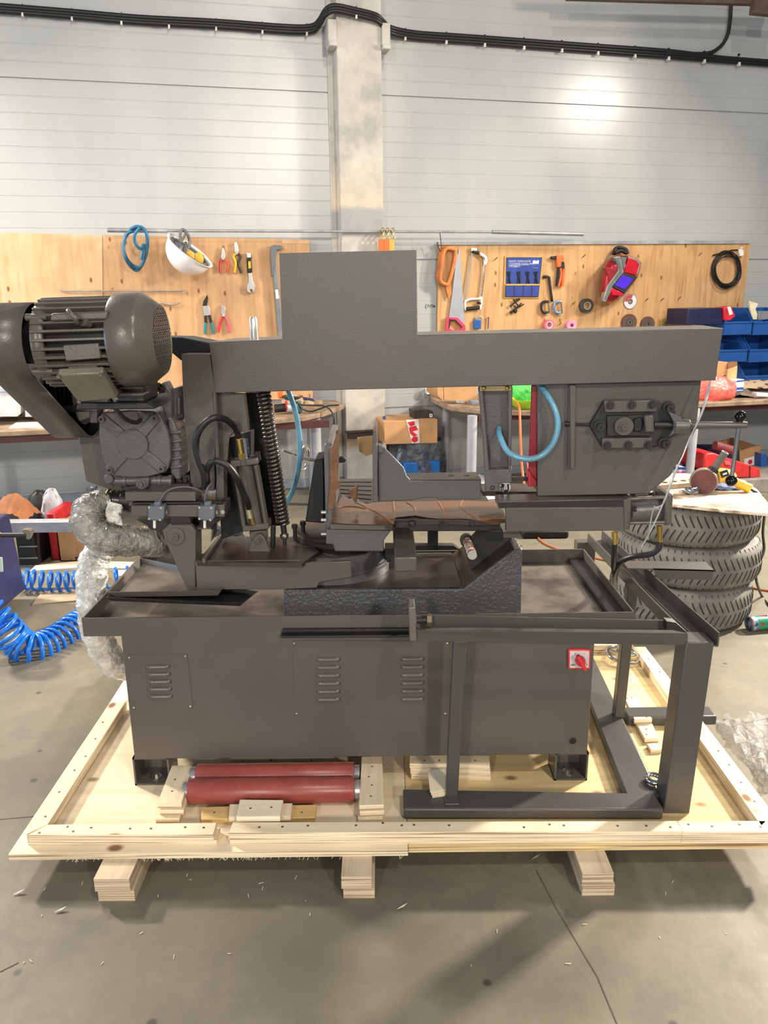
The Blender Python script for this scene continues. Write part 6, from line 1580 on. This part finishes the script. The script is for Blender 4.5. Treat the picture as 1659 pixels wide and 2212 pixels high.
# ================================================================ tyre stack with board
TCX, TCY = 1.455, 3.575
def tyre(cx, cy, z0, hgt, RR, label, ph):
    e = thing('tyre', label, 'tyre', (cx, cy, z0), 'stacked car tyres')
    h2 = hgt
    prof = [(RR * .62, h2 * .12), (RR * .66, h2 * .02), (RR * .84, 0), (RR * .93, h2 * .05), (RR * .985, h2 * .16), (RR, h2 * .3), (RR, h2 * .7), (RR * .985, h2 * .84), (RR * .93, h2 * .95), (RR * .84, h2), (RR * .66, h2 * .98), (RR * .62, h2 * .88)]
    MB().lathe((cx, cy, z0), (0, 0, 1), prof + [prof[0]], 96, cap=False).build('carcass', TYRE, e)
    m = MB(); N = 66
    for i in range(N):
        for sg in (0, 1):
            a = 6.28318 * (i + .5 * sg) / N + ph
            P_ = []
            for k in range(6):
                t_ = k / 5; zz = (h2 * (.06 + .40 * t_)) if sg == 0 else (h2 * (.94 - .40 * t_)); aa = a + (.0 if t_ < .45 else (t_ - .45) * .13)
                fr = .93 + .07 * min(1, (min(zz, h2 - zz) / h2 - .05) / .2)
                P_.append(V((cx + RR * fr * math.cos(aa), cy + RR * fr * math.sin(aa), z0 + zz)))
            if math.sin(a) < .35:
                m.tube(P_, .0034, 4, 1)
    m.build('tread_grooves', TYREG, e)
    return e
th_ = .199
tyre(TCX - .015, TCY - .01, 0, th_, .325, 'bottom car tyre of the dusty stack of three', .0)
tyre(TCX + .01, TCY + .005, th_ + .001, th_, .33, 'middle car tyre of the dusty stack of three', .03)
tyre(TCX - .015, TCY, 2 * th_ + .002, th_, .325, 'top car tyre of the dusty stack, right under the wooden board', .06)
zB = 3 * th_ + .003
BT = TOP(zB + .014)
bpoly = PX(1300, 1050, 1395, 1072, 1440, 1088, 1490, 1093, 1560, 1101, 1662, 1109, 1668, 1098, 1659, 1085, 1636, 1057, 1608, 1037, 1480, 1022, 1330, 1022)
q = Mt('stained_white_board'); n1 = q.noise(q.mapped((2, 9, 9)), 2.2, 6, .6, .5)
q.set(base=q.ramp(n1, [(.36, (92, 76, 64)), (.46, (170, 146, 122)), (.55, (214, 200, 180)), (.75, (226, 216, 202))]), rough=.65); q.bump(n1, .15, .003)
tag(MB().px(BT, bpoly, 0, .014).build('wooden_board', q.m, bv=.003), 'stained pale wooden board lying on the tyre stack', 'board')
zt_ = zB + .014; BT2 = TOP(zt_)
e = thing('punched_bar', 'pale steel bar with round holes lying on the wooden board', 'bar', BT2(1470, 1050))
p0_, p1_ = BT2(1420, 1052), BT2(1500, 1047)
MB().bar(BT2(1395, 1056) + UZ * .012, BT2(1508, 1046) + UZ * .012, .085, .024).build('bar_body', mat('pale_brown_bar', (168, 152, 136), .5, .2), e, bv=.003)
for x in (1437, 1457, 1477, 1494): o = BT2(x, 1054 - (x - 1437) * .1) + UZ * .0243 + V((0, .01, 0)); MB().cyl(o - UZ * .0003, o + UZ * .0008, .012).build('hole', BLACK, e)
# angle grinder on the board
GP = FR(BT2(1520, 1067).y)
gx = lambda u, v, d=0: GP(*c11(u, v)[0], d)
e = thing('angle_grinder', 'yellow angle grinder with a brown sanding disc on the wooden board', 'grinder', GP(1530, 1068))
axd = V((-.35, -.93, .1)).normalized(); dc = gx(510, 2000)
MB().lathe(dc, axd, [(.0, -.006), (.054, -.006), (.056, 0), (.054, .003), (.0, .004)], 40).build('sanding_disc', mat('brown_sanding_disc', (96, 58, 56), .85, var=.2), e)
MB().lathe(dc - axd * .006, -axd, [(.058, 0), (.062, .02), (.062, .034), (.045, .05)], 36).build('disc_guard', mat('steel_guard', (150, 144, 134), .4, .6), e)
hd = dc - axd * .075
MB().lathe(dc - axd * .05, -axd, [(.034, 0), (.036, .04), (.03, .06)], 24).build('gear_head', mat('dark_gear_head', (70, 66, 62), .45, .3), e)
pA, pB, pC = gx(760, 1930, .05), gx(960, 1960, .05), gx(1340, 2110, .02)
MB().tube([gx(740, 1900, .05), gx(830, 1880, .05), gx(940, 1900, .05), gx(1000, 1960, .045)], .036, 16, rfn=lambda u: 1 - .15 * u).build('motor_housing', YELP, e)
MB().tube([gx(980, 1960, .045), gx(1090, 2010, .04), gx(1220, 2070, .03), gx(1340, 2125, .02)], .023, 14, rfn=lambda u: 1 - .1 * math.sin(3.1 * u)).build('rear_grip', YELP, e)
MB().tube([gx(1340, 2125, .02), gx(1400, 2160, .02), gx(1480, 2200, .02), gx(1560, 2250, .03)], .006, 8).build('cord', BLACK, e)
o = gx(880, 1850, .012); MB().obox(o, (.016, 0, .006), (-.005, .002, .013), (0, .003, 0)).build('label_plate', BLACK, e); MB().obox(o - V((0, .0036, 0)), (.009, 0, .003), (-.001, .0, .0035), (0, .001, 0)).build('label_print', WHITEP, e)
MB().cyl(gx(640, 1830, .03), gx(700, 1760, .03), .024).build('handle_collar', BLACK, e)
MB().tube([gx(690, 1790, .03), gx(780, 1640, .02), gx(885, 1480, .01)], .0165, 14).ringsolid(gx(885, 1480, .01), gx(885, 1480, .01) - gx(780, 1640, .02), .010, .0175, 0, .004, 16).build('side_handle', mat('dark_grey_grip', (84, 82, 78), .6), e)
m = MB(); m.sph(BT2(1493, 1068) + UZ * .014, .03, (1.3, .8, .5), 8).jitter(.007, 3); tag(m.build('foil_scrap', CHROME), 'crumpled scrap of silver foil before the yellow grinder', 'foil')
m = MB(); m.sph(BT2(1570, 1056) + UZ * .01, .05, (1.5, .8, .3), 10).jitter(.006, 8); tag(m.build('blue_rag', mat('blue_grey_rag', (104, 120, 160), .8)), 'blue grey rag under the yellow grinder', 'cloth')
# ================================================================ floor clutter
F0 = TOP(0)
def box_at(name, label, cat, x0, x1, y_, top_y, depth, mt, group=None, bv=.004):
    """box standing on the floor: photo x range, photo y of its front foot and of its front top edge"""
    a = F0(x0, y_); b_ = F0(x1, y_); Y = (a.y + b_.y) / 2; z = FR(Y)((x0 + x1) / 2, top_y).z
    return MB().box(a.x, b_.x, Y, Y + depth, 0, z), Y, z, name, label, cat, mt, group, bv
def fin(t_): m, Y, z, name, label, cat, mt, group, bv = t_; return tag(m.build(name, mt, bv=bv), label, cat, group)
e = fin(box_at('black_case', 'flat black tool case on the floor behind the saw bed', 'case', 1128, 1229, 1164, 1147, .35, BLACK, bv=.012))
for L_, r_, lb in ((PX(1148, 1140, 1158, 1158, 1180, 1178, 1230, 1195, 1290, 1208, 1320, 1215), .006, 'thin orange cord lying on the floor behind the saw and stand'), (PX(1628, 1272, 1645, 1276, 1700, 1284), .006, 'thin orange cord end on the floor right of the tyre stack')):
    m = MB(); m.tube([F0(x, y) + UZ * .006 for x, y in L_], r_, 6)
    tag(m.build('floor_cord', bpy.data.materials.get('rusty_orange_cord') or mat('rusty_orange_cord', (176, 98, 52), .6)), lb, 'cord')
m = MB(); m.tube([FR(3.55)(1652, 1108), FR(3.5)(1648, 1150), FR(3.45)(1650, 1190), FR(3.4)(1634, 1225), FR(3.4)(1634, 1255), F0(1645, 1290) + UZ * .008, F0(1662, 1310) + UZ * .006, F0(1690, 1330) + UZ * .006], .0062, 8)
tag(m.build('black_cable', BLACK), 'black cable hanging from the wooden board down to the floor at right', 'cable')
ca = F0(1640, 1370); rc_ = .034
e = thing('spray_can', 'spray can with blue and green label lying on the floor at right', 'can', ca)
k0 = V((ca.x - .035, ca.y + .04, rc_)); ax_ = V((1, .16, 0)).normalized()
MB().lathe(k0, ax_, [(.001, .012), (.028, .012), (.031, 0), (.033, .002), (.034, .008)], 28, cap=False).build('can_base', mat('dull_can_base', (112, 108, 92), .4, .5), e)
MB().lathe(k0 + ax_ * .008, ax_, [(.034, 0), (.034, .18), (.02, .2)], 28).build('can_body', mat('white_blue_can', (176, 190, 206), .25, .4, c2=(30, 48, 120), vs=22, lo=.45, hi=.55), e)
MB().lathe(k0 + ax_ * .03, ax_, [(.0342, 0), (.0342, .05)], 28, cap=False).build('label_band', mat('green_red_band', (30, 130, 96), .3, c2=(150, 40, 50), vs=20, lo=.5, hi=.55), e)
m = MB(); rk = random.Random(21); fc_ = [F0(x, y) for x, y in PX(1545, 1560, 1700, 1545, 1740, 1740, 1655, 1705)]
def sheet(u, v):
    a = fc_[0].lerp(fc_[1], u); b_ = fc_[3].lerp(fc_[2], u); p = a.lerp(b_, v)
    return p + UZ * (.004 + .035 * abs(math.sin(u * 9 + v * 4)) * rk.random() * (1 if 0 < u < 1 else .2)) + V((rk.uniform(-.008, .008), rk.uniform(-.008, .008), 0))
m.grid(sheet, 24, 18); tag(m.build('plastic_sheet', FILM), 'crumpled clear plastic sheet on the floor right of the pallet', 'film')
# left: navy machine edge, hammer, bar, crates, boxes
nv = thing('navy_machine', 'navy blue machine cut off by the left edge, with a hammer on it', 'machine', (-1.85, 3.4, 0))
NY = 3.35; zn = FR(NY)(30, 1165).z; xn = FR(NY + .45)(60, 1300).x
MB().prism([(xn - .5, NY, .05), (xn, NY, .05), (xn - .03, NY, zn), (xn - .5, NY, zn)], (0, .45, 0)).build('housing', NAVY, nv, bv=.01)
MB().box(xn - .5, xn - .06, NY - .12, NY, .0, .2).build('base', BLACK, nv, bv=.01)
MB().cyl((xn - .10, NY - .12, .07), (xn - .03, NY - .12, .07), .07).build('wheel', RUBBER, nv, bv=.01)
MB().px(FR(NY), PX(-10, 1203, 4, 1205, 6, 1235, -10, 1236), -.004, .002).build('pale_label', mat('pale_green_label', (170, 186, 176), .5), nv)
e = thing('hammer', 'hammer with a steel head lying on the navy machine', 'hammer', (xn - .06, NY + .05, zn))
h0, h1 = FR(NY + .02)(-30, 1152), FR(NY + .02)(58, 1146); h0.z = h1.z = zn + .014
MB().cyl(h0, h1, .011).build('handle', mat('black_hammer_handle', (40, 34, 30), .4), e); MB().cyl(h0, h0.lerp(h1, .35), .0125).build('yellow_grip', mat('tan_grip', (206, 170, 110), .5), e)
MB().px(FR(NY + .01), PX(50, 1143, 66, 1145, 68, 1152, 62, 1166, 56, 1165, 56, 1154, 48, 1150), 0, .03).build('head', mat('dull_hammer_head', (120, 116, 110), .4, .7), e, bv=.002)
p = F0(60, 1224); YC = p.y; 
e = thing('black_crate', 'black plastic crate standing on the floor under the pale steel bar', 'crate', (FR(YC)(62, 1224).x, YC + .15, 0))
zc0 = FR(YC)(62, 1148).z
MB().box(FR(YC)(42, 1224).x, FR(YC)(81, 1224).x, YC, YC + .3, 0, zc0).build('crate_body', BLACK, e, bv=.006)
for y in (1180, 1205, 1222): a = FR(YC)(46, y); MB().box(FR(YC)(43, y).x, FR(YC)(81, y).x, YC - .008, YC, a.z - .004, a.z + .003).build('crate_rib', mat('crate_rib_highlight', (120, 122, 124), .5), e)
zb1 = FR(YC - .05)(60, 1147).z; 
tag(MB().box(FR(YC)(-60, 1140).x, FR(YC)(196, 1140).x, YC - .03, YC + .05, zc0 + .001, FR(YC - .03)(60, 1129).z).build('steel_bar', mat('pale_grey_bar', (150, 153, 160), .45), bv=.002), 'pale grey rectangular bar lying across the black crate at left', 'bar')
m = MB(); zt2 = FR(YC)(60, 1129).z
m.grid(lambda u, v: V((FR(YC + .2)(-5 + 82 * u, 1120).x, YC + .07 + .25 * v, zc0 + .001 + (.17 * math.sin(math.pi * min(max(u, .02), .98)) ** .5 * math.sin(math.pi * (.15 + .8 * v)) + .02 * R.random()))), 16, 8)
tag(m.build('brown_rag', CLOTHBR), 'crumpled brown rag heaped behind the pale bar at left', 'cloth')
BYc = F0(160, 1222).y + .08
e = thing('cardboard_box', 'open cardboard box on the floor left of the wrapped hose', 'box', (FR(BYc)(170, 1222).x, BYc + .2, 0))
a, b_ = FR(BYc)(131, 1220), FR(BYc)(212, 1216); zz = FR(BYc)(150, 1135).z
m = MB(); m.box(a.x, b_.x, BYc, BYc + .006, 0, zz); m.box(a.x, a.x + .006, BYc, BYc + .38, 0, zz); m.box(b_.x - .006, b_.x, BYc, BYc + .38, 0, zz); m.box(a.x, b_.x, BYc + .374, BYc + .38, 0, zz + .06); m.box(a.x, b_.x, BYc, BYc + .38, 0, .006)
m.build('carton', CARD, e)
MB().px(FR(BYc), PX(129, 1120, 165, 1118, 165, 1131, 131, 1135), -.05, -.045).build('flap', CARD, e)
MB().px(FR(BYc), PX(163, 1181, 182, 1182, 182, 1200, 164, 1200), -.002, 0).build('tape_patch', mat('tape_patch', (172, 126, 82), .6), e)
m = MB()
for P_ in (((149, 1212), (153, 1208), (157, 1212), (153, 1214)),): m.px(FR(BYc), list(P_), -.002, 0)
for x in (163, 168, 178, 185): m.px(FR(BYc), PX(x, 1203, x + 2.2, 1203, x + 2.2, 1213, x, 1213), -.002, 0); m.px(FR(BYc), PX(x - 1.5, 1206, x + 1.1, 1202, x + 3.7, 1206), -.002, 0)
m.build('printed_symbols', mat('dark_brown_print', (90, 62, 46), .8), e)
tag(MB().box(a.x - .06, a.x - .01, BYc + .02, BYc + .3, 0, zz + .07).build('red_box', mat('red_plastic_box', (178, 34, 46), .4), bv=.01), 'red plastic box squeezed beside the open cardboard box', 'box')
m = MB(); m.sph((a.x - .11, BYc + .24, .2), .11, (.6, .6, 1.7), 10).jitter(.01, 5); tag(m.build('white_sack', mat('white_grey_sack', (176, 178, 186), .5)), 'slim white sack standing between black bag and red box', 'sack')
m = MB(); m.sph((a.x - .26, BYc + .42, .17), .13, (.75, .6, 1.3), 10).jitter(.008, 9); tag(m.build('black_bag', BLACK), 'black bag standing on the floor behind the black crate', 'bag')
tag(MB().prism([F0(66, 1240), F0(180, 1232), F0(320, 1236), F0(330, 1222), F0(180, 1218), F0(78, 1228)], (0, 0, .02)).build('wooden_plank', PLYP), 'long pale plank on the floor in front of the cardboard box', 'plank')
tag(MB().prism([F0(70, 1308), F0(165, 1300), F0(170, 1276), F0(92, 1280)], (0, 0, .008)).build('hardboard_sheet', mat('grey_tan_sheet', (150, 136, 114), .7)), 'grey tan sheet of board lying on the floor at left', 'board')
tag(MB().prism([F0(255, 1262), F0(285, 1262), F0(285, 1250), F0(257, 1250)], (0, 0, .05)).build('wood_block', PLYP), 'small wood block on the floor behind the drip tray', 'block')
# coiled air hoses
R1 = .052; Yc1 = F0(160, 1276).y
m = MB(); m.coil([FR(Yc1)(48, 1250), FR(Yc1)(120, 1257), FR(Yc1)(200, 1253), FR(Yc1)(300, 1243)], R1, .0075, 13)
tag(m.build('coiled_hose', AIRBLUE), 'stretched blue coiled air hose on the floor behind, running left to right', 'hose')
m = MB(); Yc2 = F0(90, 1432).y + .07
m.coil([V((p.x, y_, p.z)) for p, y_ in ((FR(Yc2)(-40, 1300), Yc2 - .02), (FR(Yc2)(8, 1345), Yc2 - .02), (FR(Yc2)(35, 1385), Yc2), (FR(Yc2)(70, 1402), Yc2), (FR(Yc2 + .1)(115, 1388), Yc2 + .1), (FR(Yc2 + .25)(160, 1358), Yc2 + .25), (FR(Yc2 + .32)(190, 1340), Yc2 + .32))], .066, .0095, 21)
tag(m.build('coiled_hose', AIRBLUE), 'tightly coiled bright blue air hose on the floor at the left edge', 'hose')
# shavings swept on the floor before the pallet
m = MB(); rk = random.Random(31)
for i in range(26):
    x, y = rk.choice([rk.uniform(10, 420), rk.uniform(420, 1650)]), rk.uniform(1880, 2090)
    p = F0(x, y) + UZ * .0012; a = rk.uniform(0, 6.28); l_ = rk.uniform(.003, .014)
    m.bar(p, p + V((math.cos(a) * l_, math.sin(a) * l_, rk.uniform(0, .002))), .0013, .0008)
for x, y in ((28, 1935), (118, 1973), (858, 1966), (1148, 1858)):
    p = F0(x, y) + UZ * .003; m.prism([p, p + V((.016, .004, .003)), p + V((.026, .013, .006)), p + V((.012, .010, .001))], (0, 0, .0008))
tag(m.build('wood_shavings', PLYP), 'scattered pale wood shavings on the concrete floor before the pallet', 'shavings', kind='stuff')
# saw-cut joint across the slab
m = MB()
for P_ in (PX(1158, 1880, 1200, 1960, 1290, 2110, 1340, 2230), PX(-20, 1772, 60, 1765, 115, 1760), PX(0, 2100, 40, 2080), PX(1580, 1570, 1610, 1562, 1659, 1552, 1700, 1548)):
    for a, b_ in zip(P_, P_[1:]): m.bar(F0(*a) + UZ * .0004, F0(*b_) + UZ * .0004, .003, .0006)
jn = m.build('trim_3', mat('dark_floor_joint', (82, 74, 60), .9)); struct(jn); jn['label'] = 'dark cracks and saw-cut joint in the concrete floor'
